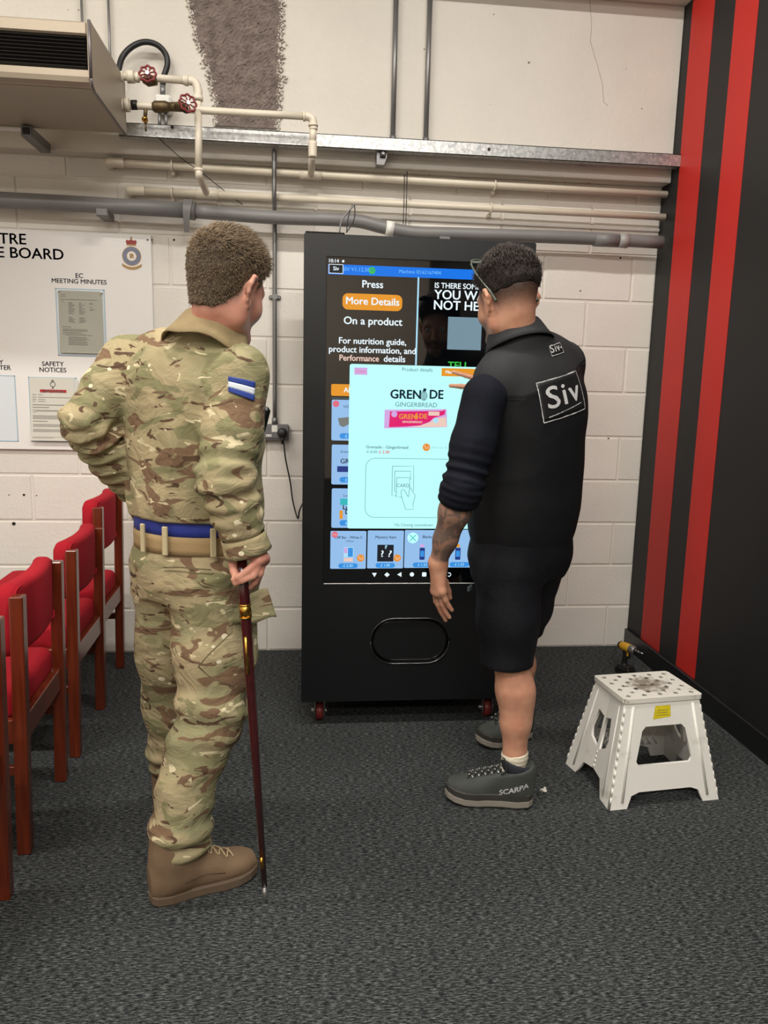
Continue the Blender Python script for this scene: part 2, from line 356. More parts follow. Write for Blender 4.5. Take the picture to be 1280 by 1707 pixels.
# big grey pipe
t = thing('waste_pipe', (-1.5, 3.76, 2.13), 'thick grey plastic pipe running below the heating pipes', 'pipe')
GY = 3.73
def g(px, py): 
    p = at(px, py, GY); return (p.x, GY, p.z)
xl = -2.3
MB().tube([(xl, GY, at(0, 333, GY).z+.004), g(0, 333), g(165, 342), g(318, 351)], .034, 18).build('pipe', M_greypipe, t)
MB().tube(bez([g(318, 352), g(450, 362), g(560, 366), g(600, 369), g(640, 379), g(690, 388), g(760, 390), g(950, 396), g(1103, 404)], 5), .030, 18).build('pipe', M_greypipe, t)
MB().cyl(g(306, 350), g(326, 352), .040, n=18).build('coupling', M_greypipe, t)
MB().cyl(g(990, 399), g(1030, 401), .032, n=18).build('coupling', M_greypipe, t)
MB().cyl(g(1030, 400.5), g(1046, 402), .033, n=18).build('tape_band', mat('grey_tape', (160, 158, 155), .4), t)
a = g(648, 381); MB().cyl(g(643, 380), g(656, 382), .0335, n=18).build('tape_band', M_white, t)
for px in (172, 740):
    p = g(px, 342 if px < 500 else 389); MB().box((p[0]-.025, GY-.036, p[2]-.052), (p[0]+.025, YB-.0015, p[2]-.02), .003).build('saddle', M_greypipe, t)
# hanging grey strap at the coupling
p = at(311, 350, 3.73)
sp = [(3.70, .040), (3.682, .0), (3.69, -.05), (3.71, -.10)]
q = MB(); c = bez([(p.x, y, p.z+z) for y, z in sp], 6); v = []
for i, u in enumerate(c):
    wdt = .020-.010*i/len(c); v += [(u.x-wdt+.012*(1-i/len(c)), u.y, u.z), (u.x+wdt+.012*(1-i/len(c)), u.y, u.z), (u.x+wdt+.012*(1-i/len(c)), u.y+.003, u.z), (u.x-wdt+.012*(1-i/len(c)), u.y+.003, u.z)]
f = []
for i in range(len(c)-1):
    for k in range(4): f.append((i*4+k, i*4+(k+1) % 4, i*4+4+(k+1) % 4, i*4+4+k))
f += [(3, 2, 1, 0), tuple(len(v)-4+k for k in range(4))]
q.add(v, f).build('strap', M_greypipe, t)
# vertical conduit to the socket
t = thing('conduit', (-.136, 3.8, 1.17), 'steel vertical conduit dropping to the wall socket', 'conduit')
MB().cyl((-.136, 3.70, 1.163), (-.136, 3.70, 1.164), .001, n=4)
MB().tube(bez([(-.136, 3.728, 2.402), (-.136, 3.730, 2.30), (-.136, 3.735, 2.20), (-.136, 3.785, 2.155), (-.136, 3.802, 2.08), (-.136, 3.805, 1.9), (-.136, 3.805, 1.165)], 6), .0105, 12).build('tube', M_conduit, t)
MB().cyl((-.136, 3.805, 1.163), (-.136, 3.805, 1.195), .0145).build('coupler', M_conduit, t)
MB().box((-.165, 3.818, 1.755), (-.107, YB, 1.773), .004).cyl((-.136, 3.793, 1.764), (-.136, YB, 1.764), .013).build('saddle', M_conduit, t)
# socket
M_socket = mat('grey_metalclad', (128, 127, 130), .4, .5)
t = thing('wall_socket', (-.13, YB, 1.12), 'grey metal-clad double wall socket at the foot of the conduit', 'socket')
MB().box((-.205, 3.790, 1.083), (-.068, YB, 1.163), .006).build('back_box', M_socket, t)
MB().box((-.205, 3.783, 1.095), (-.068, 3.791, 1.163), .003).build('front_plate', M_socket, t)
MB().box((-.150, 3.7805, 1.125), (-.122, 3.784, 1.158), .002).build('paper_label', M_white, t)
MB().box((-.178, 3.7805, 1.102), (-.150, 3.784, 1.114), .001).build('rocker_plate', M_white, t)
for x in (-.172, -.156): MB().box((x-.002, 3.779, 1.1065), (x+.002, 3.782, 1.1095)).build('indicator', M_blackrub, t)
t = thing('power_cable', (-.095, 3.77, 1.1), 'black plug with a cable hanging down towards the machine', 'cable')
MB().lathe([(0, .024), (.012, .026), (.03, .024), (.036, .016)], (-.098, 3.783, 1.122), (0, -1, 0), 18).tube([(-.098, 3.762, 1.11), (-.097, 3.762, 1.085), (-.097, 3.765, 1.07)], [.012, .009, .006], 10).build('plug', M_blackrub, t)
pts = [at(x, y, d) for x, y, d in ((473, 738, 3.765), (476, 765, 3.77), (484, 805, 3.775), (488, 835, 3.78), (496, 864, 3.75), (499, 852, 3.72), (506, 838, 3.68), (520, 830, 3.66))]
MB().tube(bez(pts, 6), .0038, 8).build('cord', M_blackrub, t)
# ------------------------------------------------------------------ fan heater
HX = -.745; HF, HR = 3.02, 3.55; HB, HT = 2.382, 2.592
M_heater = mat('heater_enamel', (158, 146, 128), .45, .3, var=.05, vscale=4)
M_heater_edge = mat('heater_dark_edge', (110, 104, 104), .4, .4)
M_void = mat('grille_void', (14, 14, 15), .8)
t = thing('fan_heater', (-1.4, 3.3, HB), 'beige metal fan convector heater with black louvred grille hung high on the wall', 'heater')
XH = -2.2
MB().box((XH, HF+.03, HB), (HX-.012, HR, HT), .004).build('casing', M_heater, t)
MB().box((XH, HF, HT-.045), (HX-.012, HF+.05, HT), .006).build('front_top_rail', M_heater, t)
prof = [(HF+.05, HB-.0), (HF+.02, HB+.004), (HF+.005, HB+.014), (HF, HB+.03), (HF, HB+.052), (HF+.05, HB+.052)]
q = MB(); n = len(prof); v = [(XH, y, z) for y, z in prof]+[(HX-.012, y, z) for y, z in prof]
q.add(v, [tuple(range(n)), tuple(range(n, 2*n))[::-1]]+[(i, (i+1) % n, n+(i+1) % n, n+i) for i in range(n)]).build('front_bottom_rail', M_heater, t)
MB().box((XH, HF+.02, HB+.05), (HX-.02, HF+.035, HT-.043)).build('grille_back', M_void, t)
z = HB+.058
while z < HT-.048:
    MB().box((XH, -.0105, -.0012), (HX-.02, .0105, .0012), 0, Matrix.Translation((0, HF+.012, z)) @ Matrix.Rotation(math.radians(-35), 4, 'X')).build('louvre', M_dark, t); z += .0118
prof = [(HF-.004, HT+.003), (HR+.003, HT+.003), (HR+.003, HB-.004), (HF+.045, HB-.004), (HF+.012, HB+.004), (HF-.004, HB+.026)]
n = len(prof); v = [(HX-.012, y, z) for y, z in prof]+[(HX, y, z) for y, z in prof]
MB().add(v, [tuple(range(n)), tuple(range(n, 2*n))[::-1]]+[(i, (i+1) % n, n+(i+1) % n, n+i) for i in range(n)]).build('end_panel', M_heater, t)
MB().tube([(HX-.004, y, z) for y, z in (prof[5], prof[0])], .006, 8).build('edge_strip', M_heater_edge, t)
MB().tube([(HX-.004, y, z) for y, z in (prof[5], prof[4], prof[3], prof[2])], .005, 8).build('edge_strip', M_heater_edge, t)
p = at(51, 230, 3.55)
t = thing('heater_bracket', (p.x, 3.7, 2.36), 'cantilever channel bracket under the fan heater', 'bracket')
MB().box((p.x-.022, 3.50, HB-.046), (p.x+.022, YB-.09, HB-.005), .002).build('arm', M_conduit, t)
MB().box((p.x-.014, 3.496, HB-.038), (p.x+.014, 3.502, HB-.012)).build('arm_mouth', M_dark, t)
MB().box((-2.3, 3.53, HB-.012), (p.x-.022, 3.56, HB-.0055)).build('tie_strip', M_white, t)
# ------------------------------------------------------------------ heater pipework
PY = 3.50
def P(x, y, Y=PY): return at(x, y, Y)
def handwheel(t, c, axis, r=.031):
    ax = Vector(axis).normalized(); u = ax.cross(Vector((0, 0, 1))).normalized(); w_ = ax.cross(u); c = Vector(c)
    wh = MB().tube([c+(u*math.cos(a)+w_*math.sin(a))*(r+.0025*math.cos(8*a)) for a in [i*math.pi/32 for i in range(65)]], .0045, 7).build('handwheel', M_redwheel, t)
    for k in range(8):
        a = k*math.pi/4+.3; MB().tube([c+ax*.004, c+(u*math.cos(a)+w_*math.sin(a))*r], .0028, 5).build('spoke', M_redwheel, wh)
    MB().cyl(c-ax*.03, c+ax*.010, .008, n=10).build('wheel_nut', M_galv, wh)
    MB().tube([c-ax*.05, c-ax*.02], [.012, .009], 10).build('spindle', M_oldbrass, t)
def collar(t, a, b, r, m=None, n=14, nm='fitting'): return MB().cyl(a, b, r, n=n).build(nm, m or M_cream, t)
t = thing('flow_pipe', P(200, 128), 'cream flow pipe with red handwheel leaving the heater and dropping past the channel', 'pipe')
MB().tube([(HX-.01, PY, P(200, 128).z), P(235, 128), P(305, 134)], .0150, 12).build('pipe', M_cream, t)
collar(t, P(198, 128), P(206, 128), .021); collar(t, P(212, 128), P(224, 128), .026, n=8, nm='union_nut'); collar(t, P(226, 129), P(232, 129), .020)
MB().tube([P(238, 132), P(247, 134), P(262, 134)], [.014, .024, .018], 10).tube([P(248, 134), P(246, 126, 3.46)], [.02, .014], 10).build('valve_body', M_oldbrass, t)
handwheel(t, P(246, 123, 3.43), (.0, -1, .22))
MB().tube(bez([P(305, 134), P(318, 135), P(326, 139), P(330, 152), P(330, 165)], 6), .0175, 12).build('elbow', M_cream, t)
collar(t, P(309, 134), P(314, 135), .021); collar(t, P(330, 160), P(330, 168), .021)
MB().tube([P(330, 165), P(331, 230), P(331, 283)], .0150, 12).build('pipe', M_cream, t)
collar(t, P(331, 281), P(331, 286), .020)
lo = at(345, 323, 3.77)
MB().tube(bez([P(331, 283), P(332, 294), Vector((lo.x-.012, 3.62, lo.z+.035)), Vector((lo.x, 3.77, 2.205))], 5), .0155, 12).build('pipe', M_cream, t)
collar(t, (lo.x-.05, 3.77, 2.2045), (lo.x+.05, 3.77, 2.2045), .0205, nm='tee')
t = thing('return_pipe', P(205, 178), 'cream return pipe with slanted red handwheel running right to an elbow', 'pipe')
MB().tube([(HX-.01, PY, P(200, 176).z), P(240, 177), P(262, 178)], .0145, 12).build('pipe', M_cream, t)
collar(t, P(198, 175), P(207, 175), .024); collar(t, P(208, 175), P(216, 175), .028, n=8, nm='union_nut'); collar(t, P(219, 175), P(229, 175), .019, M_dark, nm='thread')
MB().tube([P(254, 178), P(258, 178), P(276, 178), P(282, 178)], [.016, .024, .024, .018], 8).build('valve_body', M_oldbrass, t)
MB().tube([P(282, 178), P(296, 178), P(304, 180)], [.017, .019, .016], 10).tube([P(292, 178), P(304, 174, 3.46)], [.015, .013], 10).build('valve_body', M_oldbrass, t)
handwheel(t, P(313, 172, 3.43), (.45, -1, .15), .033)
MB().tube([P(304, 181), P(310, 182), P(315, 183)], [.013, .018, .015], 8).build('valve_cap', M_dark, t)
MB().tube([P(312, 182), P(335, 184), P(420, 189), P(508, 194)], .0150, 12).build('pipe', M_cream, t)
MB().tube(bez([P(506, 194), P(515, 195), P(521, 200), P(522.5, 210), P(522.5, 216)], 6), .0175, 12).build('elbow', M_cream, t)
collar(t, P(505, 194), P(509, 194), .020); collar(t, P(522, 207), P(522, 211), .021)
MB().tube([P(522, 212), P(521, 238)], .0150, 12).build('pipe', M_cream, t)
MB().tube(bez([P(521, 236), P(521, 252), P(521, 262)], 4), .0185, 12).build('elbow', M_cream, t)
up = at(518, 293, 3.77)
MB().tube([P(521, 260), Vector((up.x, 3.765, 2.312))], .0150, 12).build('pipe', M_cream, t)
collar(t, (up.x-.05, 3.77, 2.311), (up.x+.05, 3.77, 2.3105), .0205, nm='tee')
t = thing('drain_cock', P(242, 195), 'small brass drain cock hanging under the return pipe', 'valve')
MB().lathe([(-.012, .004), (-.01, .012), (.004, .013), (.01, .009), (.016, .004)], P(241.5, 199, 3.49), (0, -1, .1), 14).build('cap', M_brass, t)
MB().cyl(P(243, 178, 3.5), P(242, 196, 3.5), .008, n=8).build('neck', M_oldbrass, t)
MB().cyl(P(243, 205, 3.495), P(243, 219, 3.495), .004, n=8).build('lever', M_oldbrass, t)
t = thing('isolator_box', P(271, 160, 3.68), 'white electrical box between conduits behind the valves', 'electrical box')
a, b = at(257, 157, 3.68), at(286, 186, 3.68)
MB().box((a.x, 3.67, b.z), (b.x, BEAM_Y, a.z), .01).build('box', M_white, t)
MB().cyl((at(271, 140, 3.7).x, 3.70, a.z-.004), (at(271, 140, 3.7).x, 3.70, at(271, 140, 3.7).z), .012).build('gland', M_conduit, t)
for dx in (-.006, .022): MB().cyl((at(268, 190, 3.7).x+dx, 3.70, 2.45), (at(268, 190, 3.7).x+dx, 3.70, b.z+.004), .007, n=10).build('conduit_tail', M_conduit, t)
h = [at(x, y, d) for x, y, d in ((186, 150, 3.62), (197, 118, 3.64), (204, 95, 3.66), (220, 78, 3.67), (241, 70, 3.68), (262, 75, 3.69), (276, 90, 3.70), (279, 108, 3.70), (273, 128, 3.70), (271, 142, 3.70))]
tag(MB().tube(bez(h, 5), .0125, 10).build('flexible_hose', M_blackrub), 'black flexible conduit looping from the heater to the white box', 'hose')
tag(MB().tube(bez([at(262, 228, 3.66), at(300, 262, 3.7), at(335, 287, 3.74), at(370, 315, 3.80), at(404, 341, 3.822)], 5), .0018, 6).build('loose_wire', M_dark), 'thin loose wire trailing from the channel across the heating pipes', 'wire')
# ------------------------------------------------------------------ notice board
BY = 3.812
M_board = mat('white_board', (238, 236, 232), .35, spec=.4)
M_navy = mat('navy_print', (38, 40, 78), .5)
M_ltblue = mat('pale_blue_print', (168, 196, 212), .5)
M_pocket = mat('pale_blue_pocket', (222, 230, 234), .35)
M_paper = mat('paper', (214, 212, 200), .7, var=.03, vscale=8)
M_paper2 = mat('grey_paper', (172, 172, 158), .5, var=.04, vscale=8)
M_type = mat('grey_type', (110, 108, 102), .7)
nb = thing('notice_board', (-1.5, BY, 1.02), 'large white notice board with navy headings on the block wall', 'notice board')
MB().box((-2.35, BY, 1.021), (-.703, YB, 2.024), .003).build('panel', M_board, nb)
def bp(x, y, o=.0): p = at(x, y, BY); return Vector((p.x, BY-.0006-o, p.z))
def bsz(px): return px*3.78/1282
text('heading', 'TRE', bp(-2, 398), .067, M_navy, nb, .016, 'LEFT', sx=1.05)
text('heading', 'E BOARD', bp(-6, 421), .067, M_navy, nb, .016, 'LEFT', sx=1.06)
text('heading', 'EC', bp(132, 460), .030, M_navy, nb, .016)
text('heading', 'MEETING MINUTES', bp(132, 469.5), .0285, M_navy, nb, .016, sx=1.02)
text('heading', 'SAFETY', bp(88, 607), .030, M_navy, nb, .016)
text('heading', 'NOTICES', bp(88, 617), .030, M_navy, nb, .016)
text('heading', 'Y', bp(2, 604), .030, M_navy, nb, .016); text('heading', 'TER', bp(-1, 613), .030, M_navy, nb, .016, 'LEFT')
def frame(x0, y0, x1, y1, fill=True, nm='pocket_frame'):
    a, b = bp(x0, y0), bp(x1, y1); w_ = .004
    if fill: MB().box((a.x, BY-.001, b.z), (b.x, BY, a.z)).build('pocket', M_pocket, nb)
    MB().box((a.x, BY-.0018, a.z-w_), (b.x, BY, a.z)).box((a.x, BY-.0018, b.z), (b.x, BY, b.z+w_)).box((a.x, BY-.0018, b.z), (a.x+w_, BY, a.z)).box((b.x-w_, BY-.0018, b.z), (b.x, BY, a.z)).build(nm, M_ltblue, nb)
frame(92, 480, 178, 595); frame(47, 628, 132, 737); frame(-60, 624, 31, 736); frame(148, 629, 230, 740)
def paper(nm, x0, y0, x1, y1, m, lab, tilt=0, curl=.012):
    a, b = bp(x0, y0), bp(x1, y1); cx, cz = (a.x+b.x)/2, (a.z+b.z)/2; w_, h_ = b.x-a.x, a.z-b.z
    t = thing(nm, (cx, BY, b.z), lab, 'paper', 'papers on the notice board')
    v = []; f = []; N = 8
    for j in range(N+1):
        for i in range(3): v.append((cx+w_*(i/2-.5), BY-.003-curl*((1-j/N)**2), cz+h_*(j/N-.5)))
    for j in range(N):
        for i in range(2): k = j*3+i; f.append((k, k+1, k+4, k+3))
    s = MB().add(v, f).build('sheet', m, t); mo = s.modifiers.new('thick', 'SOLIDIFY'); mo.thickness = .0008
    return t, cx, cz, w_, h_, curl
def lines(t, cx, cz, w_, h_, curl, rows, m=M_type, nm='typed_lines'):
    q = MB()
    for (fz, x0, x1, hh) in rows:
        z = cz+h_*(.5-fz); y = BY-.0045-curl*(fz**2); q.box((cx+w_*(x0-.5), y, z-hh/2), (cx+w_*(x1-.5), y+.0008, z+hh/2))
    q.build(nm, m, t)
A = paper('minutes_sheet', 97, 484, 174, 590, M_paper2, 'grey sheet of typed meeting minutes pinned by two white pins', curl=.010)
rng = random.Random(4); rows = [(.06, .05, .16, .002), (.09, .05, .17, .002), (.14, .05, .88, .002), (.17, .07, .13, .002)]
for k in range(20):
    if k in (12, 13): continue
    rows += [(.19+k*.0165, .22, .22+rng.uniform(.08, .16), .0017), (.19+k*.0165, .46, .46+rng.uniform(.05, .16), .0017)]
    if k in (0, 1, 4, 6, 7): rows.append((.19+k*.0165, .7, .7+rng.uniform(.05, .14), .0017))
rows += [(.58, .06, .27, .0022)]+[(.615+k*.016, .07, rng.uniform(.6, .68), .0016) for k in range(3)]+[(.67, .07, .5, .002), (.69, .07, .6, .0016), (.71, .13, .75, .002)]
rows += [(.74+k*.016, .2, rng.uniform(.6, .68), .0016) for k in range(9)]
lines(*A, rows)
for x, y in ((99, 485), (170, 488)):
    p = bp(x, y); MB().lathe([(0, .004), (.004, .0045), (.008, .003), (.012, .0045), (.014, .003)], (p.x, BY-.003, p.z), (0, -1, 0), 10).build('push_pin', M_white, A[0])
Bq = paper('safety_notice_sheet', 130-4, 633, 133, 700, M_paper, 'spare paper sheet tucked behind the safety notice', curl=.004)
A = paper('safety_notice', 49, 629, 128, 735, M_paper, 'white safety notice with a red banner and small crest', curl=.016)
cx, cz, w_, h_ = A[1:5]
rows = [(.27, .05, .14, .0022), (.27, .18, .28, .002), (.31, .05, .14, .0022), (.31, .18, .96, .002), (.345, .05, .14, .002), (.345, .18, .33, .002), (.375, .05, .12, .002), (.375, .18, .34, .002), (.43, .05, .8, .003), (.47, .05, .42, .003)]
rows += [(.515, .05, .97, .002), (.53, .12, .95, .002), (.545, .05, .13, .002)]+[(.60+.017*k, .05, rng.uniform(.7, .97), .0019) for k in range(4)]+[(.69, .05, .38, .003)]+[(.74+.017*k, .05, rng.uniform(.6, .97), .0019) for k in range(3)]+[(.82+.017*k, .05, rng.uniform(.6, .97), .0019) for k in range(3)]+[(.955, .03, .5, .0015), (.94, .03, .95, .0012)]
lines(*A, rows)
MB().box((cx-w_*.27, BY-.0062, cz+h_*.27), (cx+w_*.32, BY-.0052, cz+h_*.315)).build('red_banner', mat('red_print', (176, 34, 44), .5), A[0])
text('banner_lettering', 'Safety Notice', (cx+.006, BY-.0066, cz+h_*.292), .017, M_paper, A[0], .015)
q = MB(); c0 = Vector((cx+.004, BY-.005, cz+h_*.40))
q.tube([c0+Vector((math.cos(a)*.011, 0, math.sin(a)*.011)) for a in [i*math.pi/10 for i in range(21)]], .0016, 5)
q.box(c0+Vector((-.005, -.001, .013)), c0+Vector((.005, 0, .020))).box(c0+Vector((-.004, -.001, -.020)), c0+Vector((.004, 0, -.014))).build('small_crest', M_type, A[0])
# crest: crown, ring with centre motif, scroll
cr = bp(219.5, 427); S = .00295
M_cgrey = mat('crest_blue_grey', (120, 128, 150), .5); M_cred = mat('crest_red', (150, 52, 44), .5); M_cgold = mat('crest_gold', (176, 140, 84), .5)
def disc(r0, r1, y, n=28, c=cr):
    v = []; f = []
    for k in range(n):
        a = 2*math.pi*k/n; v += [(c.x+math.cos(a)*r0, c.y-y, c.z+math.sin(a)*r0), (c.x+math.cos(a)*r1, c.y-y, c.z+math.sin(a)*r1)]
    for k in range(n): j = (k+1) % n; f.append((2*k, 2*j, 2*j+1, 2*k+1))
    return MB().add(v, f)
disc(.0, .040, .0002).build('crest_disc', M_board, nb)
disc(.022, .041, .0006).build('crest_ring', M_cgrey, nb); disc(.040, .043, .0008).build('crest_ring', M_cgold, nb); disc(.021, .0235, .0008).build('crest_ring', M_cgold, nb)
q = MB()
for x0, z0, x1, z1 in ((-.010, -.009, .010, -.004), (-.008, -.004, .002, .006), (.002, -.002, .009, .008), (-.010, .004, -.004, .011), (-.002, .006, .004, .012)): q.box((cr.x+x0, cr.y-.001, cr.z+z0), (cr.x+x1, cr.y-.0005, cr.z+z1))
q.build('crest_motif', M_cgold, nb)
cw = cr+Vector((0, 0, .047))
q = MB().prism([(-.020, 0), (.020, 0), (.021, .006), (.025, .018), (.020, .025), (.010, .022), (.004, .026), (-.004, .026), (-.010, .022), (-.020, .025), (-.025, .018), (-.021, .006)], .001, Matrix.Translation(cw)); q.build('crest_crown', M_cred, nb)
q = MB().box(cw+Vector((-.021, -.0016, 0)), cw+Vector((.021, -.001, .005))).box(cw+Vector((-.002, -.0016, .026)), cw+Vector((.002, -.0006, .040))).box(cw+Vector((-.005, -.0016, .031)), cw+Vector((.005, -.0006, .034))); q.build('crest_crown_band', M_cgold, nb)
v = []; f = []
for i in range(13):
    x = (i/12-.5)*.088; z = -.055+.016*(abs(x)/.044)**2; v += [(cr.x+x, cr.y-.0012, cr.z+z-.006), (cr.x+x, cr.y-.0012, cr.z+z+.006)]
for i in range(12): f.append((2*i, 2*i+2, 2*i+3, 2*i+1))
MB().add(v, f).build('crest_scroll', M_cgold, nb)
for px, py in ((246, 400), (253.5, 400), ): p = bp(px, py); MB().cyl((p.x, BY-.003, p.z), (p.x, BY, p.z), .004, n=8).build('fixing_screw', M_dark, nb)
# ------------------------------------------------------------------ vending machine
def rrect(x0, z0, x1, z1, r, n=5):
    r = min(r, (x1-x0)/2-1e-5, (z1-z0)/2-1e-5); out = []
    for cx, cz, a0 in ((x1-r, z1-r, 0), (x0+r, z1-r, 90), (x0+r, z0+r, 180), (x1-r, z0+r, 270)):
        for k in range(n+1): a = math.radians(a0+90*k/n); out.append((cx+r*math.cos(a), cz+r*math.sin(a)))
    return out
def flat(polys, t, name):
    """flat plate with holes: first polygon outer, others holes; in xz plane, thickness t along y (centred)"""
    cu = bpy.data.curves.new('plate', 'CURVE'); cu.dimensions = '2D'; cu.fill_mode = 'BOTH'; cu.extrude = t/2
    for p in polys:
        s = cu.splines.new('POLY'); s.points.add(len(p)-1); s.use_cyclic_u = True
        for q, (x, z) in zip(s.points, p): q.co = (x, z, 0, 1)
    o = bpy.data.objects.new('plate', cu); COL.objects.link(o); dg = bpy.context.evaluated_depsgraph_get()
    me = bpy.data.meshes.new_from_object(o.evaluated_get(dg)); bpy.data.objects.remove(o); bpy.data.curves.remove(cu)
    me.transform(Matrix(((1, 0, 0, 0), (0, 0, -1, 0), (0, 1, 0, 0), (0, 0, 0, 1)))); me.name = name; me.materials.clear(); return me
VY = 2.92; VX0, VX1 = .0, .862; VZ0, VZ1 = .108, 1.902; VYB = 3.62
M_vend = mat('black_powder_coat', (17, 19, 22), .38, bump=.06, bscale=900, spec=.5)
M_vend2 = mat('black_gloss_trim', (12, 12, 13), .12)
vm = thing('vending_machine', (.43, 3.27, 0), 'tall black vending machine with a large bright touch screen', 'vending machine')
MB().box((VX0, VY+.03, VZ0), (VX1, VYB, VZ1), .006).build('cabinet', M_vend, vm)
SX0, SX1, SZ0, SZ1 = .084, .769, .597, 1.822
FX, FZ, FR = .4315, .345, .086   # flap centre
hole = rrect(SX0, SZ0, SX1, SZ1, .004, 2)
fl = at(617, 1069, VY).x; fr_ = at(749, 1069, VY).x; ft = at(683, 1031, VY).z; fb = at(683, 1106, VY).z
flap = rrect(fl, fb, fr_, ft, (ft-fb)/2, 10)
me = flat([rrect(VX0, VZ0, VX1, VZ1, .008), hole, flap], .028, 'door'); me.transform(Matrix.Translation((0, VY+.014, 0)))
door = obj('door', me, M_vend, vm); bv = door.modifiers.new('bevel', 'BEVEL'); bv.width = .002; bv.segments = 1; bv.limit_method = 'ANGLE'
q = MB()
q.tube([(x, VY-.0005, z) for x, z in flap]+[(flap[0][0], VY-.0005, flap[0][1])], .0035, 8).build('flap_rim', mat('dark_chrome_rim', (90, 92, 94), .18, .9), vm)
MB().prism(rrect(fl, fb, fr_, ft, (ft-fb)/2, 10), .01, Matrix.Translation((0, VY+.029, 0))).build('flap_recess', M_vend2, vm)
i_ = .013; fp = rrect(fl+i_, fb+i_, fr_-i_, ft-i_, (ft-fb)/2-i_, 10)
MB().prism(fp, .012, Matrix.Translation((0, VY+.020, 0))).build('delivery_flap', M_vend, vm)
MB().tube([(x, VY+.008, z) for x, z in fp]+[(fp[0][0], VY+.008, fp[0][1])], .002, 6).build('flap_edge', M_vend2, vm)
# bezel round the screen
M_bez = mat('screen_bezel', (58, 58, 60), .3, .6)
MB().box((SX0, VY-.001, SZ0-.004), (SX1, VY+.006, SZ0), .001).build('bezel_strip', mat('satin_bezel', (150, 148, 146), .3, .8), vm)
MB().box((SX0-.003, VY-.0008, SZ0), (SX0, VY+.006, SZ1)).box((SX1, VY-.0008, SZ0), (SX1+.003, VY+.006, SZ1)).box((SX0-.003, VY-.0008, SZ1), (SX1+.003, VY+.006, SZ1+.003)).build('screen_surround', M_vend2, vm)
# casters
M_wheel = mat('red_brown_wheel', (116, 40, 36), .45); M_zinc = mat('zinc_plate', (190, 190, 188), .3, .9)
for x, y in ((.075, 3.0), (.775, 3.0), (.075, 3.55), (.775, 3.55)):
    c = MB().cyl((x-.014, y, .038), (x+.014, y, .038), .038, n=22).build('caster_wheel', M_wheel, vm)
    MB().box((x-.021, y-.03, .02), (x-.018, y+.02, VZ0), .001).box((x+.018, y-.03, .02), (x+.021, y+.02, VZ0), .001).box((x-.03, y-.03, VZ0-.006), (x+.03, y+.03, VZ0+.001), .001).build('caster_fork', M_zinc, vm)
    MB().cyl((x-.034, y, .038), (x+.032, y, .038), .006, n=8).lathe([(-.002, .009), (.004, .011), (.010, .008)], (x-.022, y, .038), (-1, 0, 0), 10).lathe([(-.002, .009), (.004, .011), (.010, .008)], (x+.022, y, .038), (1, 0, 0), 10).build('axle', M_zinc, vm)
MB().box((.12, 3.12, .03), (.74, 3.5, VZ0+.001), .004).build('underframe', M_vend2, vm)
MB().box((VX0+.005, VY+.02, VZ1-.002), (at(575, 388, VY).x, VY+.15, VZ1+.010), .002).build('top_lip', M_vend2, vm)
MB().cyl((.12, VY-.001, .115), (.12, VY+.004, .115), .003, n=6)
for z in (.45, .9, 1.35, 1.6): MB().cyl((VX0-.001, VY+.02, z), (VX0+.004, VY+.02, z), .003, n=8).build('edge_rivet', M_zinc, vm)
q = MB().tube(bez([at(x, y, 3.0) for x, y in ((566, 388), (568, 372), (576, 358), (588, 344), (590, 340))], 6), .003, 7); q.build('aerial_lead', M_greypipe, vm)
q = MB().tube(bez([at(x, y, 3.0) for x, y in ((577, 388), (584, 378), (591, 362), (590, 340), (583, 352), (579, 372), (578, 388))], 6), .002, 7); q.build('aerial_lead', M_blackrub, vm)
# ---- screen and what it shows
M_scr = mat('screen_glass', (4, 5, 7), .03, spec=1.0)
scr = MB().box((SX0, VY+.002, SZ0), (SX1, VY+.010, SZ1)).build('screen', M_scr, vm)
def glow(name, rgb, s=1.0): return mat(name, (0, 0, 0), .15, emit=rgb, estr=s, spec=.3)
G = dict(white=glow('ui_white', (235, 248, 255), 1.0), blue=glow('ui_blue', (24, 118, 232)), sky=glow('ui_sky', (176, 226, 248)), orange=glow('ui_orange', (232, 152, 44)),
         pop=glow('ui_popup', (188, 255, 250), 1.06), tile=glow('ui_tile', (150, 192, 236)), pill=glow('ui_pill', (60, 146, 224)), green=glow('ui_green', (60, 190, 70)),
         dark=glow('ui_dark', (30, 44, 58)), grey=glow('ui_grey', (112, 150, 158)), pale=glow('ui_pale', (160, 214, 220)), lilac=glow('ui_lilac', (212, 168, 226)), pink=glow('ui_pink', (226, 40, 112)),
         rose=glow('ui_rose', (224, 110, 130)), cream=glow('ui_cream', (238, 204, 190)), navy=glow('ui_navy', (40, 60, 130)), lamp=glow('ui_amber', (232, 150, 60)), charcoal=glow('ui_charcoal', (34, 36, 42)),
         teal=glow('ui_teal', (60, 186, 190)), qr=glow('ui_plain_square', (120, 146, 160)), dblue=glow('ui_headtext', (120, 196, 250)), silver=glow('ui_silver', (120, 124, 120)))
UY = VY+.002
def u(x, y): p = at(x, y, UY); return p.x, p.z
def ur(name, x0, y0, x1, y1, col, lay, r=0, n=5):
    a, b = u(x0, y0), u(x1, y1); p = rrect(a[0], b[1], b[0], a[1], r, n) if r else [(a[0], b[1]), (b[0], b[1]), (b[0], a[1]), (a[0], a[1])]
    return MB().prism(p, .0004, Matrix.Translation((0, UY-lay*.0004, 0))).build(name, G[col], scr)
def ut(name, s, x, y, h, col, lay, bold=.0, align='CENTER', sx=1.0, spacing=1.0, shear=0):
    a = u(x, y); size = h*2.9/1282/.7
    return text(name, s, (a[0], UY-lay*.0004-.0004, a[1]), size, G[col], scr, bold, align, spacing, sx=sx, shear=shear)
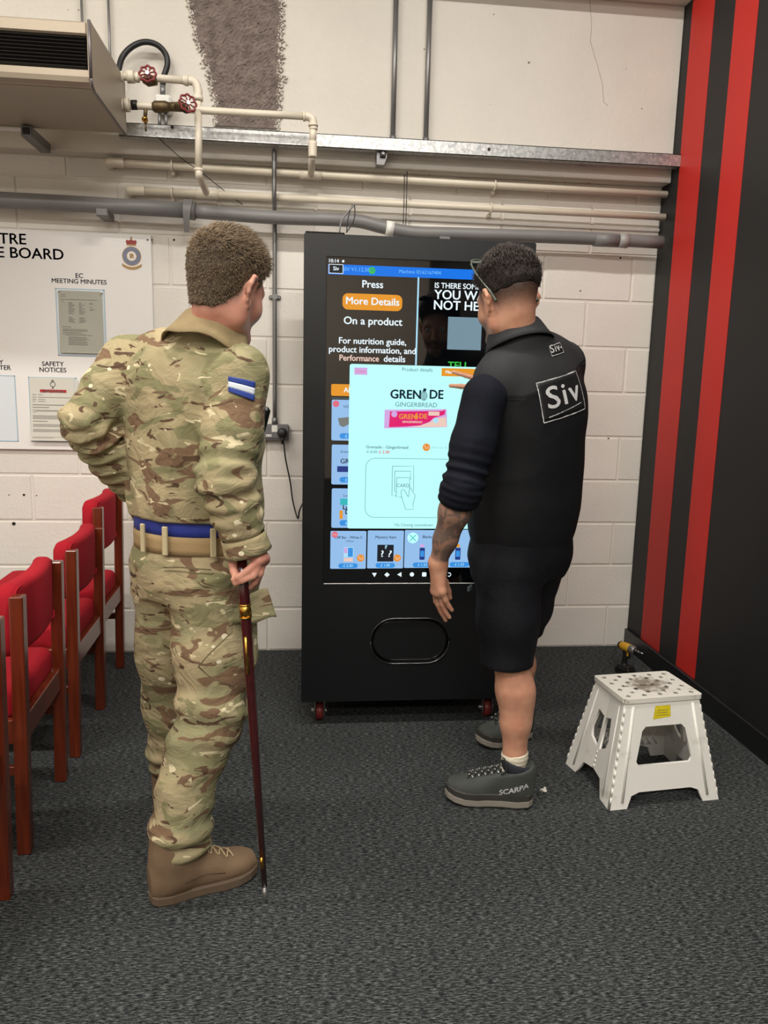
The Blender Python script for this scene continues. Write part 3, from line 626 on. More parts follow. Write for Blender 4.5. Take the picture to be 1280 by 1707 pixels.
def uline(name, pts, col, lay, r=.0011):
    P_ = [u(x, y) for x, y in pts]; return MB().tube([(x, UY-lay*.0004-.0004, z) for x, z in P_], r, 4, smooth=False).build(name, G[col], scr)
def ucirc(name, x, y, rp, col, lay):
    a = u(x, y); r = rp*2.9/1282; return MB().prism([(a[0]+r*math.cos(t_*math.pi/12), a[1]+r*math.sin(t_*math.pi/12)) for t_ in range(24)], .0004, Matrix.Translation((0, UY-lay*.0004, 0))).build(name, G[col], scr)
ut('status_time', '10:14', 556, 435, 5.5, 'white', 1, .020); ucirc('status_icon', 572, 435.5, 2, 'white', 1)
a, b = u(547, 440), u(547, 457)
MB().box((a[0], UY-.0006, b[1]), (SX1-.002, UY, a[1])).build('header_bar', G['blue'], scr)
ur('logo_frame', 548, 440, 572, 456.5, 'white', 2); ur('logo_field', 549, 441, 571, 455.5, 'charcoal', 3); ut('logo_lettering', 'Siv', 560, 448, 6, 'white', 4, .02)
ut('header_text', 'SIV V1.12.50', 594, 449.5, 6, 'dblue', 2); ut('header_text', 'Machine ID:62167404', 700, 454, 5.5, 'dblue', 2)
ucirc('sync_icon', 620, 451, 5.5, 'green', 2); uline('sync_mark', [(617.5, 452), (619, 448.5), (622, 449), (622.5, 452), (620, 453.5)], 'blue', 3, .0008)
ut('screen_text', 'Press', 621, 474.5, 11.5, 'white', 1, .020); ur('details_button', 571, 488.5, 670, 519, 'orange', 1, .02); ut('button_text', 'More Details', 621, 503, 11.5, 'white', 2, .02, sx=1.02)
ut('screen_text', 'On a product', 621.5, 536, 12, 'white', 1, .020, sx=1.02); ut('screen_text', 'For nutrition guide,', 621, 569.5, 10, 'white', 1, .020); ut('screen_text', 'product information, and', 621, 584, 10, 'white', 1, .020, sx=1.0)
ut('screen_text', 'Performance', 598.5, 597.5, 9.6, 'cream', 1, .020, sx=.93); ut('screen_text', 'details', 657.5, 599, 10, 'white', 1, .020)
a, b = u(697.5, 462), u(697, 609); MB().box((a[0]-.003, UY-.0006, b[1]), (a[0]+.003, UY, a[1])).build('divider', G['sky'], scr)
ut('screen_text', 'IS THERE SOMETHING', 724, 476, 8.5, 'white', 1, .020, 'LEFT', sx=.93); ut('screen_text', 'YOU WANT', 724, 491.5, 14.5, 'white', 1, .018, 'LEFT'); ut('screen_text', 'NOT HERE?', 722, 509, 14.5, 'white', 1, .018, 'LEFT')
ur('plain_square', 747, 528, 801, 584, 'qr', 1)
ut('screen_text', 'TELL', 764, 609.5, 11, 'green', 1, .02, sx=1.1)
ur('filter_tab', 552, 640, 612, 661, 'orange', 1, .006); ut('tab_text', 'Al', 578, 650.5, 8, 'white', 2, .02)
ur('filter_line', 552, 663.5, 600, 664.3, 'pale', 1)
for y0, y1 in ((666, 735), (741, 808), (814, 880)): ur('product_tile', 553, y0, 610, y1, 'tile', 1, .006); ur('price_pill', 566, y1-13, 600, y1-3.5, 'pill', 2, .01); ut('price_text', '\u00a3', 577, y1-8, 5, 'sky', 3, .01)
ucirc('sale_badge', 560, 673, 5.5, 'rose', 3); ut('tile_text', 'VOW - Ca', 572, 678, 4.5, 'dark', 2, 0, 'LEFT')
q = [u(x, y) for x, y in ((563, 697), (584, 695), (584, 706), (572, 712), (566, 709))]; MB().prism([p for p in q], .0004, Matrix.Translation((0, UY-.001, 0))).build('product_picture', G['silver'], scr)
ut('tile_text', 'Grenade', 567, 753, 4, 'dark', 2, 0, 'LEFT'); ut('tile_text', 'GRE', 567, 769, 8, 'charcoal', 2, .015, 'LEFT'); ur('product_picture', 562, 777, 590, 787, 'navy', 2)
ut('tile_text', 'Luck', 572, 826, 4.5, 'dark', 2, 0, 'LEFT'); ur('product_picture', 567, 831, 590, 842, 'teal', 2); ut('tile_text', 'Lu', 571, 846, 7.5, 'charcoal', 3, .03, 'LEFT'); ut('tile_text', 'D', 575, 853.5, 7.5, 'charcoal', 3, .03, 'LEFT'); ur('product_picture', 566, 851, 571, 865, 'orange', 2)
# popup
ur('popup_window', 583, 606.5, 808, 881.5, 'pop', 4, .008)
ur('close_chip', 590.5, 612.5, 612, 625, 'lilac', 5, .001); ut('chip_text', 'Close', 601, 619, 4.5, 'rose', 6); ut('popup_title', 'Product details', 695.5, 616.5, 6, 'grey', 5, .012)
ur('more_button', 736, 613.5, 800, 628.5, 'orange', 5, .001); ut('button_text', 'More', 750, 620.5, 5, 'white', 6, .03)
ut('product_logo', 'GREN', 650, 657.5, 14.5, 'dark', 5, .03, 'LEFT', sx=.98); ut('product_logo', 'DE', 715, 658, 14.5, 'dark', 5, .03, 'LEFT', sx=.95)
def pineapple(x, y, s, col, lay):
    a = u(x, y); k = s*2.9/1282
    MB().prism([(a[0]+k*math.cos(t_*math.pi/10)*.75, a[1]+k*math.sin(t_*math.pi/10)) for t_ in range(20)], .0004, Matrix.Translation((0, UY-lay*.0004, 0))).build('logo_grenade', G[col], scr)
    MB().prism([(a[0]-.35*k, a[1]+.9*k), (a[0]+.35*k, a[1]+.9*k), (a[0]+.5*k, a[1]+1.5*k), (a[0]-.1*k, a[1]+1.6*k)], .0004, Matrix.Translation((0, UY-lay*.0004, 0))).build('logo_grenade_cap', G['dark' if col != 'lamp' else col], scr)
pineapple(706.5, 660, 8, 'grey', 5)
for d in (-3, 0, 3): uline('logo_grid', [(701.5, 660+d), (711.5, 660+d)], 'pop', 6, .0006); uline('logo_grid', [(706.5+d, 653), (706.5+d, 667)], 'pop', 6, .0006)
ut('flavour_text', 'GINGERBREAD', 693.5, 675, 7.5, 'grey', 5, .01)
def upoly(name, pts, col, lay): MB().prism([u(x, y) for x, y in pts][::-1], .0004, Matrix.Translation((0, UY-lay*.0004, 0))).build(name, G[col], scr)
upoly('bar_wrapper', [(641, 683), (744, 682), (745, 712), (640, 714)], 'lilac', 5)
upoly('bar_wrapper_panel', [(650, 686), (737, 685), (742, 682.5), (741, 691), (722, 697), (716, 703), (700, 709), (676, 711), (648, 712)], 'pink', 6)
upoly('bar_wrapper_corner', [(743, 695), (744, 711.5), (678, 712), (700, 709.5), (716, 704), (724, 697.5)], 'cream', 6)
ut('wrapper_logo', 'GREN', 664.5, 694.5, 8, 'lamp', 7, .03, 'LEFT'); ut('wrapper_logo', 'DE', 698, 694, 8, 'lamp', 7, .03, 'LEFT'); pineapple(693.5, 695, 4.3, 'lamp', 7)
ut('wrapper_text', 'GINGERBREAD', 687, 703.5, 3.6, 'cream', 7, .02); ucirc('wrapper_badge', 657, 690.5, 5, 'lilac', 7); ucirc('wrapper_badge', 726, 701, 4.5, 'sky', 7); ur('wrapper_badge', 714, 686, 732, 693, 'cream', 7)
ut('product_name', 'Grenade - Gingerbread', 610, 745, 5.2, 'grey', 5, .025, 'LEFT', sx=1.02); ut('old_price', '\u00a3 2.50', 611, 753, 5, 'grey', 5, 0, 'LEFT'); uline('price_strike', [(610, 753), (628, 753.4)], 'grey', 6, .0006); ut('new_price', '\u00a3 2.00', 631, 753.5, 5.2, 'rose', 5, .02, 'LEFT')
ucirc('basket_icon', 710.5, 745.5, 6.5, 'lamp', 5); uline('basket_mark', [(706.5, 743), (708, 743), (709.5, 747), (713.5, 747), (714.5, 744)], 'cream', 6, .0012); ut('basket_text', 'Add to Basket', 719, 746, 5, 'pale', 5, 0, 'LEFT')
a, b = u(610, 763.5), u(783, 863); p = rrect(a[0], b[1], b[0], a[1], .035, 8); MB().tube([(x, UY-.0024, z) for x, z in p+[p[0]]], .0010, 4, smooth=False).build('payment_frame', G['grey'], scr)
for pts in ([(654, 777), (689.5, 777), (689, 818)], [(654, 777), (653, 826), (661, 826.5)], [(658, 785), (684, 785.5), (684, 800)], [(658, 785), (657.5, 819), (661, 819.5)], [(661, 796), (682.5, 796), (682.5, 812)], [(661, 796), (660, 828), (669, 828.5)],
            [(683, 812), (692, 826), (688, 840), (689, 849), (676, 849), (669, 828), (668.5, 818), (671, 815.5), (674, 817), (680, 828), (681, 827), (682.5, 812)]): uline('card_reader_drawing', pts, 'grey', 6, .0011)
ut('card_text', 'CARD', 671.5, 809.5, 6, 'grey', 6, .01, sx=.95); ut('countdown_text', '15s Closing countdown', 689, 875, 5, 'grey', 5, .01)
# bottom tiles
for i, (x0, y0) in enumerate(((551, 885), (613, 884.3), (675, 883.5), (736.5, 882.8))):
    ur('product_tile', x0, y0, x0+58.5, y0+63, 'tile', 1, .004); ur('price_pill', x0+13, y0+54, x0+45, y0+62, 'pill', 2, .01); ut('price_text', ('\u00a3 2.50', '\u00a3 1.00', '\u00a3 1.23', '\u00a3 1.23')[i], x0+29, y0+58, 4.6, 'sky', 3, .01)
ut('tile_text', 'Cliff Bar - White C', 581, 896, 4.4, 'dark', 2, .01); ut('tile_text', 'Cliff bar', 583, 902, 3, 'dark', 2); ut('tile_text', 'Mystery Item', 643, 895.5, 4.8, 'dark', 2, .01); ut('tile_text', 'Blackcurr', 704, 895, 4.8, 'dark', 2, .01, 'LEFT')
ucirc('sale_badge', 558, 891, 5.5, 'rose', 3); ut('badge_text', 'SALE', 558, 891, 3, 'cream', 4)
ur('product_picture', 573, 912, 589, 929, 'sky', 2); ur('product_picture', 573.5, 913, 579, 922, 'lilac', 3); ur('product_picture', 580, 913, 588, 928, 'pill', 3); ur('product_picture', 573, 930, 588, 936, 'cream', 2)
ur('mystery_box', 629, 908, 655.5, 936, 'charcoal', 2); ut('question_mark', '?', 637, 923.5, 11, 'white', 3, .03); ut('question_mark', '?', 648.5, 923.5, 11, 'white', 3, .03, shear=.25); ut('question_mark', '?', 643, 912, 6, 'sky', 3, .03, sx=1.8)
for x in (601, 662): ucirc('basket_icon', x, 930, 6.5, 'lamp', 3); uline('basket_mark', [(x-4, 927.5), (x-2.5, 928), (x-1, 932), (x+2.5, 932), (x+3.8, 928)], 'cream', 4, .0012)
ucirc('close_circle', 688, 896.5, 9.5, 'pop', 5); uline('close_cross', [(683, 891.5), (693, 901.5)], 'teal', 6, .0016); uline('close_cross', [(693, 891.5), (683, 901.5)], 'teal', 6, .0016)
for x, c1 in ((703.5, 'lilac'), (763, 'orange')): ur('bottle_cap', x-3, 907, x+3, 912, c1, 2); ur('bottle', x-4, 913, x+4, 933, 'navy', 2, .003); ur('bottle_label', x-3, 918, x+3, 928, 'pill', 3)
N = 957.5
upoly('nav_icon', [(620, 955), (628, 955), (624, 962)], 'white', 1); upoly('nav_icon', [(640.5, 958), (645, 954), (649.5, 958), (645, 962)], 'white', 1); upoly('nav_icon', [(662, 957.7), (669, 953.7), (669, 961.7)], 'white', 1)
ucirc('nav_icon', 686.5, 957.5, 3.8, 'white', 1); ur('nav_icon', 703.5, 954, 710.5, 961, 'white', 1, .003); uline('nav_icon', [(747, 955), (750, 955), (751.5, 958), (749, 961), (746.5, 960)], 'white', 1, .0016)
# ------------------------------------------------------------------ chairs
def wood_mat():
    m = mat('mahogany_stain', (120, 48, 26), .26, spec=.5, coat=.2); nt = m.node_tree; b = nt.nodes['Principled BSDF']
    tc = node(m, 'ShaderNodeTexCoord'); mp = node(m, 'ShaderNodeMapping'); mp.inputs['Scale'].default_value = (60, 60, 4); nt.links.new(tc.outputs['Object'], mp.inputs[0])
    n = node(m, 'ShaderNodeTexNoise', Scale=1.0, Detail=6.0); nt.links.new(mp.outputs[0], n.inputs['Vector'])
    r = node(m, 'ShaderNodeValToRGB'); r.color_ramp.elements[0].position = .3; r.color_ramp.elements[1].position = .75
    r.color_ramp.elements[0].color = lin((84, 32, 18)); r.color_ramp.elements[1].color = lin((122, 52, 28)); nt.links.new(n.outputs['Fac'], r.inputs[0]); nt.links.new(r.outputs[0], b.inputs['Base Color']); return m
M_wood = wood_mat()
M_redcloth = mat('red_wool_fabric', (166, 30, 42), .9, var=.06, vscale=300, bump=.3, bscale=900, spec=.15)
def slab(x0, x1, y0, y1, z0, z1, r, curve=None, n=14, er=.6, crown=0):
    """cushion: rounded rectangle in xz swept along y, ends rounded off, optional x offset curve(s)"""
    v = []; f = []; prof = rrect(-.5*(x1-x0), -.5*(z1-z0), .5*(x1-x0), .5*(z1-z0), r, 4); k = len(prof); cx, cz = (x0+x1)/2, (z0+z1)/2
    S = [0, .012, .035, .08]+[.08+.84*i/n for i in range(1, n)]+[.92, .965, .988, 1]
    for s in S:
        e = min(s, 1-s); sh = 1 if e > .08 else 1-(er*r*2/min(x1-x0, z1-z0))*(1-math.sqrt(max(0, 1-(1-e/.08)**2)))
        ox, oz = curve(s) if curve else (0, 0)
        for px, pz in prof:
            zz = pz*sh; zz += crown*(1-(2*s-1)**2)*(1-(2*px/(x1-x0))**2) if pz > 0 else 0
            v.append((cx+px*sh+ox, y0+(y1-y0)*s, cz+zz+oz))
    for i in range(len(S)-1):
        for j in range(k): f.append((i*k+j, i*k+(j+1) % k, (i+1)*k+(j+1) % k, (i+1)*k+j))
    f += [tuple(range(k)), tuple(range((len(S)-1)*k, len(S)*k))[::-1]]
    return MB().add(v, f, True)
def chair(H, bz0, bz1, label, x, y, rz):
    """faces -x; rear posts at x=0"""
    t = thing('side_chair', (0, 0, 0), label, 'chair', 'red chairs in a row')
    W = .2075; lean = .018
    for s in (-1, 1):
        q = MB(); q.box((-.0185, -.019, 0), (.0185, .019, H), .003); q.v = [(a+lean*(c/H-.3), b+s*W, c) for a, b, c in q.v]; q.build('rear_leg', M_wood, t)
        MB().box((-.475, s*W-.019, 0), (-.438, s*W+.019, .42), .003).build('front_leg', M_wood, t)
        MB().box((-.44, s*W-.012, .340), (-.015, s*W+.012, .412), .002).build('side_rail', M_wood, t)
        MB().box((-.44, s*W-.009, .243), (-.015, s*W+.009, .271), .002).build('side_stretcher', M_wood, t)
        MB().box((-.012, s*(W-.024)-.006, (bz0+bz1)/2-.02), (.0, s*(W-.024)+.006, (bz0+bz1)/2+.02), .002).build('back_bracket', M_dark, t)
    MB().box((-.016, -W+.018, .340), (.014, W-.018, .412), .002).build('rear_rail', M_wood, t)
    MB().box((-.468, -W+.018, .342), (-.445, W-.018, .412), .002).build('front_rail', M_wood, t)
    MB().box((-.235, -W+.01, .245), (-.21, W-.01, .269), .002).build('cross_stretcher', M_wood, t)
    slab(-.47, -.006, -W+.012, W-.012, .400, .490, .024, crown=.012).build('seat', M_redcloth, t)
    b = slab(-.056, .004, -W+.0, W-.0, bz0, bz1, .022, lambda s: (.016-.026*(2*s-1)**2, .0), er=.9)
    for i, (a, c, d) in enumerate(b.v): b.v[i] = (a+.006*((d-bz0)/(bz1-bz0)), c, d)
    bk = b.build('backrest', M_redcloth, t)
    # piping round the rear face
    pts = [(.023-.026*(y_/W)**2*.9, y_*.94, z_) for y_, z_ in rrect(-W, bz0+.012, W, bz1-.010, .03, 5)]
    MB().tube(pts+[pts[0]], .0028, 6).build('piping', M_redcloth, bk)
    for o in [t]: o.location = (x, y, 0); o.rotation_euler = (0, 0, rz)
    return t
chair(.772, .585, .795, 'red upholstered wooden chair nearest the camera, cut by the left frame edge', -.766, 1.735, math.radians(3))
chair(.772, .585, .795, 'red upholstered wooden chair second from the camera in the row', -.803, 2.352, math.radians(3))
chair(.772, .585, .795, 'red upholstered wooden chair third in the row, between the near chair and wall chair', -.822, 2.94, math.radians(2))
chair(.845, .640, .870, 'taller red wooden chair farthest back, standing against the block wall', -.85, 3.415, math.radians(2))
# ------------------------------------------------------------------ step stool
def stool_mat():
    m = mat('scuffed_white_plastic', (228, 226, 218), .45); nt = m.node_tree; b = nt.nodes['Principled BSDF']
    tc = node(m, 'ShaderNodeTexCoord'); n = node(m, 'ShaderNodeTexNoise', Scale=7.0, Detail=8.0, Roughness=.65); nt.links.new(tc.outputs['Object'], n.inputs['Vector'])
    r = node(m, 'ShaderNodeValToRGB'); e = r.color_ramp.elements; e[0].position = .3; e[1].position = .42; e[0].color = lin((196, 192, 182)); e[1].color = lin((230, 228, 221))
    nt.links.new(n.outputs['Fac'], r.inputs[0]); nt.links.new(r.outputs[0], b.inputs['Base Color']); return m
M_stool = stool_mat()
def dirty_top():
    m = mat('dirty_white_tread', (228, 226, 218), .5); nt = m.node_tree; b = nt.nodes['Principled BSDF']
    tc = node(m, 'ShaderNodeTexCoord'); mp = node(m, 'ShaderNodeMapping'); mp.inputs['Location'].default_value = (-.02, -.02, 0); mp.inputs['Scale'].default_value = (8, 11, 1); nt.links.new(tc.outputs['Object'], mp.inputs[0])
    g = node(m, 'ShaderNodeTexGradient', gradient_type='SPHERICAL'); nt.links.new(mp.outputs[0], g.inputs[0])
    n = node(m, 'ShaderNodeTexNoise', Scale=22.0, Detail=9.0, Roughness=.75); nt.links.new(tc.outputs['Object'], n.inputs['Vector'])
    a = node(m, 'ShaderNodeMath', operation='MULTIPLY'); nt.links.new(g.outputs['Fac'], a.inputs[0]); a.inputs[1].default_value = .42
    s = node(m, 'ShaderNodeMath', operation='ADD'); nt.links.new(a.outputs[0], s.inputs[0]); nt.links.new(n.outputs['Fac'], s.inputs[1])
    r = node(m, 'ShaderNodeValToRGB'); e = r.color_ramp.elements; e[0].position = .58; e[1].position = .72; e[0].color = lin((226, 222, 212)); e[1].color = lin((140, 130, 118))
    nt.links.new(s.outputs[0], r.inputs[0]); nt.links.new(r.outputs[0], b.inputs['Base Color']); return m
st = thing('step_stool', (0, 0, 0), 'white plastic folding step stool with a perforated grubby tread', 'step stool')
H = .358; TW, TD, BW, BD = .280, .208, .405, .325
circ = lambda x, y, r, n=10: [(x+r*math.cos(2*math.pi*k/n), y+r*math.sin(2*math.pi*k/n)) for k in range(n)]
holes = []
for j in range(7):
    for i in range(9):
        if (i+j) % 2: continue
        x, y = -.118+i*.0295, -.083+j*.0277
        if abs(x) < .045 and -.03 < y < .03: continue
        holes.append(circ(x, y, .0088))
holes.append(rrect(-.028, -.010, .028, .006, .006, 3))
me = flat([rrect(-TW/2-.006, -TD/2-.006, TW/2+.006, TD/2+.006, .012, 3)]+holes, .016, 'tread'); me.transform(Matrix(((1, 0, 0, 0), (0, 0, 1, 0), (0, 1, 0, H-.008), (0, 0, 0, 1))))
tr = obj('tread', me, dirty_top(), st); bv = tr.modifiers.new('bevel', 'BEVEL'); bv.width = .002; bv.segments = 2; bv.limit_method = 'ANGLE'
MB().box((-TW/2+.004, -TD/2+.004, H-.034), (TW/2-.004, -TD/2+.010, H-.014)).box((-TW/2+.004, TD/2-.010, H-.034), (TW/2-.004, TD/2-.004, H-.014)).build('tread_skirt', M_stool, st)
zt = H-.018
def face(a0, a1, b0, b1):
    """maps local (s in -1..1, z) of a leaning panel: a0 half width top, a1 half width bottom, depth b0 top b1 bottom"""
    return lambda s, z: ((a1+(a0-a1)*z/zt)*s, b1+(b0-b1)*z/zt)
def leaning(polys, t, name, place, parent, m=M_stool):
    """polys given as (s,z) with s in -1..1; place(s,z)->(lateral, outward); axis builder"""
    me = flat([[(place(s, z)[0], z) for s, z in p] for p in polys], t, name)
    for v in me.vertices: v.co.y = v.co.y - place(0, v.co.z)[1]
    return obj(name, me, m, parent)
def dens(p, n=6):
    out = []
    for a, b in zip(p, p[1:]+p[:1]): out += [(a[0]+(b[0]-a[0])*k/n, a[1]+(b[1]-a[1])*k/n) for k in range(n)]
    return out
outer = dens([(-1, zt), (-1, 0), (-.70, 0), (-.64, .040), (-.5, .050), (.5, .050), (.64, .040), (.70, 0), (1, 0), (1, zt)], 4)
win = [(-.54, .135), (-.60, .15), (-.52, .248), (-.44, .262), (.44, .262), (.52, .248), (.60, .15), (.54, .135)]
for sg, nm in ((1, 'front_panel'), (-1, 'back_panel')):
    pl = face(TW/2-.004, BW/2, TD/2-.004, BD/2)
    o = leaning([outer, dens(win, 2)], .010, nm, pl, st)
    if sg < 0: o.data.transform(Matrix.Rotation(math.pi, 4, 'Z'))
    R_ = Matrix.Identity(4) if sg > 0 else Matrix.Rotation(math.pi, 4, 'Z')
    for s in (-.80, .80):   # stiffening ribs
        MB().tube([R_ @ Vector((pl(s, z)[0], -pl(s, z)[1]-.003, z)) for z in (.02, zt-.01)], .006, 8).build('rib', M_stool, o)
    for e in (-1, 1):       # hinge knuckles down each edge
        for k in range(11):
            z = .02+k*(zt-.03)/11; a = pl(e, z); b = pl(e, z+.019)
            MB().cyl(R_ @ Vector((a[0]*1.0, -a[1]-.001, z)), R_ @ Vector((b[0], -b[1]-.001, z+.019)), .0048, n=6).build('hinge_knuckle', M_stool, o)
    if sg < 0:              # waffle ribs on the inner face
        for k in range(-6, 7):
            for d in (-1, 1):
                pts = []
                for z in (.055, .12):
                    s = k*.14+d*(z-.09)*3.2
                    if abs(s) < .85: a = pl(s, z); pts.append(R_ @ Vector((a[0], -a[1]+.006, z)))
                if len(pts) == 2: MB().tube(pts, .003, 5).build('waffle_rib', M_stool, o)
# side panels: two halves folding slightly inward along the middle
pls = face(TD/2-.006, BD/2-.006, TW/2-.004, BW/2)
for sx, nm in ((-1, 'side_panel'), (1, 'side_panel')):
    for hs in (-1, 1):
        half = dens([(0, zt), (0, .062), (hs*.40, .055), (hs*.58, 0), (hs*1, 0), (hs*1, zt)], 3)
        w2 = dens([(hs*.06, .135), (hs*.40, .16), (hs*.48, .19), (hs*.38, .262), (hs*.06, .25)], 2)
        me = flat([[(pls(s, z)[0], z) for s, z in p] for p in (half, w2)], .009, nm)
        for v in me.vertices:
            s = abs(v.co.x)/pls(1, v.co.z)[0]; v.co.y = v.co.y-pls(0, v.co.z)[1]+.016*(1-s)*(1-v.co.z/zt*.6)
        me.transform(Matrix.Rotation(math.pi/2*(-1 if sx < 0 else 1), 4, 'Z')); o = obj(nm, me, M_stool, st)
        R_ = Matrix.Rotation(math.pi/2*(-1 if sx < 0 else 1), 4, 'Z')
        MB().tube([R_ @ Vector((pls(hs*.72, z)[0], -pls(0, z)[1]+.002, z)) for z in (.02, zt-.02)], .006, 8).build('rib', M_stool, o)
    for k in range(4):
        z = .066+k*.016; R_ = Matrix.Rotation(math.pi/2*(-1 if sx < 0 else 1), 4, 'Z')
        MB().cyl(R_ @ Vector((0, -pls(0, z)[1]+.012, z)), R_ @ Vector((0, -pls(0, z+.012)[1]+.012, z+.012)), .006, n=8).build('hinge_knuckle', M_stool, st)
a = .028; pl = face(TW/2-.004, BW/2, TD/2-.004, BD/2)
def pz(x, z): return (x, -pl(0, z)[1]-.0058, z)
MB().add([pz(-.040, .284), pz(.026, .290), pz(.026, .328), pz(-.030, .328)], [(0, 1, 2, 3)]).build('warning_label', mat('yellow_label', (214, 196, 40), .4, var=.15, vscale=90), st)
q = MB()
for z in (.296, .304, .312): q.add([(-.024, -pl(0, z)[1]-.0064, z), (.018, -pl(0, z)[1]-.0064, z), (.018, -pl(0, z)[1]-.0064, z+.002), (-.024, -pl(0, z)[1]-.0064, z+.002)], [(0, 1, 2, 3)])
q.build('label_print', mat('faded_label_print', (150, 140, 60), .5), st)['kind'] = 'stuff'
st.location = (1.198, 2.435, 0); st.rotation_euler = (0, 0, math.radians(6.4))
# ------------------------------------------------------------------ impact driver
M_yel = mat('yellow_tool_plastic', (206, 156, 44), .45); M_blk = mat('black_tool_plastic', (26, 26, 27), .5); M_alu = mat('grey_gearbox', (140, 138, 134), .4, .6)
dr = thing('impact_driver', (0, 0, 0), 'yellow and black cordless impact driver standing on its battery by the skirting', 'power tool')
# local: bit points to -y, stands on z=0
MB().lathe([(0, .018), (.004, .026), (.03, .029), (.075, .030), (.085, .027)], (0, .065, .187), (0, -1, 0), 20).build('motor_housing', M_yel, dr)
MB().lathe([(0, .0285), (.01, .030), (.035, .027), (.045, .020)], (0, -.018, .187), (0, -1, 0), 20).build('gear_case', M_alu, dr)
MB().lathe([(0, .022), (.012, .021), (.016, .015), (.028, .013), (.03, .009)], (0, -.058, .187), (0, -1, 0), 16).build('nose', M_blk, dr)
MB().cyl((0, -.085, .187), (0, -.125, .187), .0045, n=6).cyl((0, -.08, .187), (0, -.092, .187), .007, n=12).build('driver_bit', M_zinc, dr)
MB().tube(bez([(0, .02, .17), (0, .016, .13), (0, .024, .08), (0, .022, .055)], 4), [.021]*3+[.019]*4+[.018]*3+[.022]*3, 12).build('handle', M_blk, dr)
MB().box((-.011, -.012, .13), (.011, .012, .162), .004).build('handle_flash', M_yel, dr)
MB().box((-.006, -.026, .118), (.006, -.006, .150), .004).build('trigger', M_blk, dr)
MB().box((-.036, -.045, .0), (.036, .07, .052), .006).build('battery', M_blk, dr); MB().box((-.032, -.04, .050), (.032, .06, .066), .006).build('battery_shoe', M_blk, dr)
MB().lathe([(-.012, .02), (0, .028), (.012, .02)], (0, .066, .187), (0, 1, 0), 16).build('rear_cap', M_blk, dr)
p = at(1047, 1080, 3.42); dr.location = (p.x, 3.42, .0); dr.rotation_euler = (0, 0, math.radians(24)); dr.scale = (p.z/.187,)*3
# scrap of paper on the carpet
rng = random.Random(2); v = []; f = []
for j in range(5):
    for i in range(5): v.append(((i-2)*.005+rng.uniform(-.003, .003), (j-2)*.0045+rng.uniform(-.002, .002), .004+(.018*abs(math.sin(i*1.3+j)))*(.4+.6*rng.random())))
for j in range(4):
    for i in range(4): k = j*5+i; f.append((k, k+1, k+6, k+5))
s = tag(MB().add(v, f).build('paper_scrap', M_paper), 'tiny crumpled scrap of white paper on the carpet behind the hiking boot', 'paper')
s.location = (.828, 2.37, -.002); s.modifiers.new('thick', 'SOLIDIFY').thickness = .001
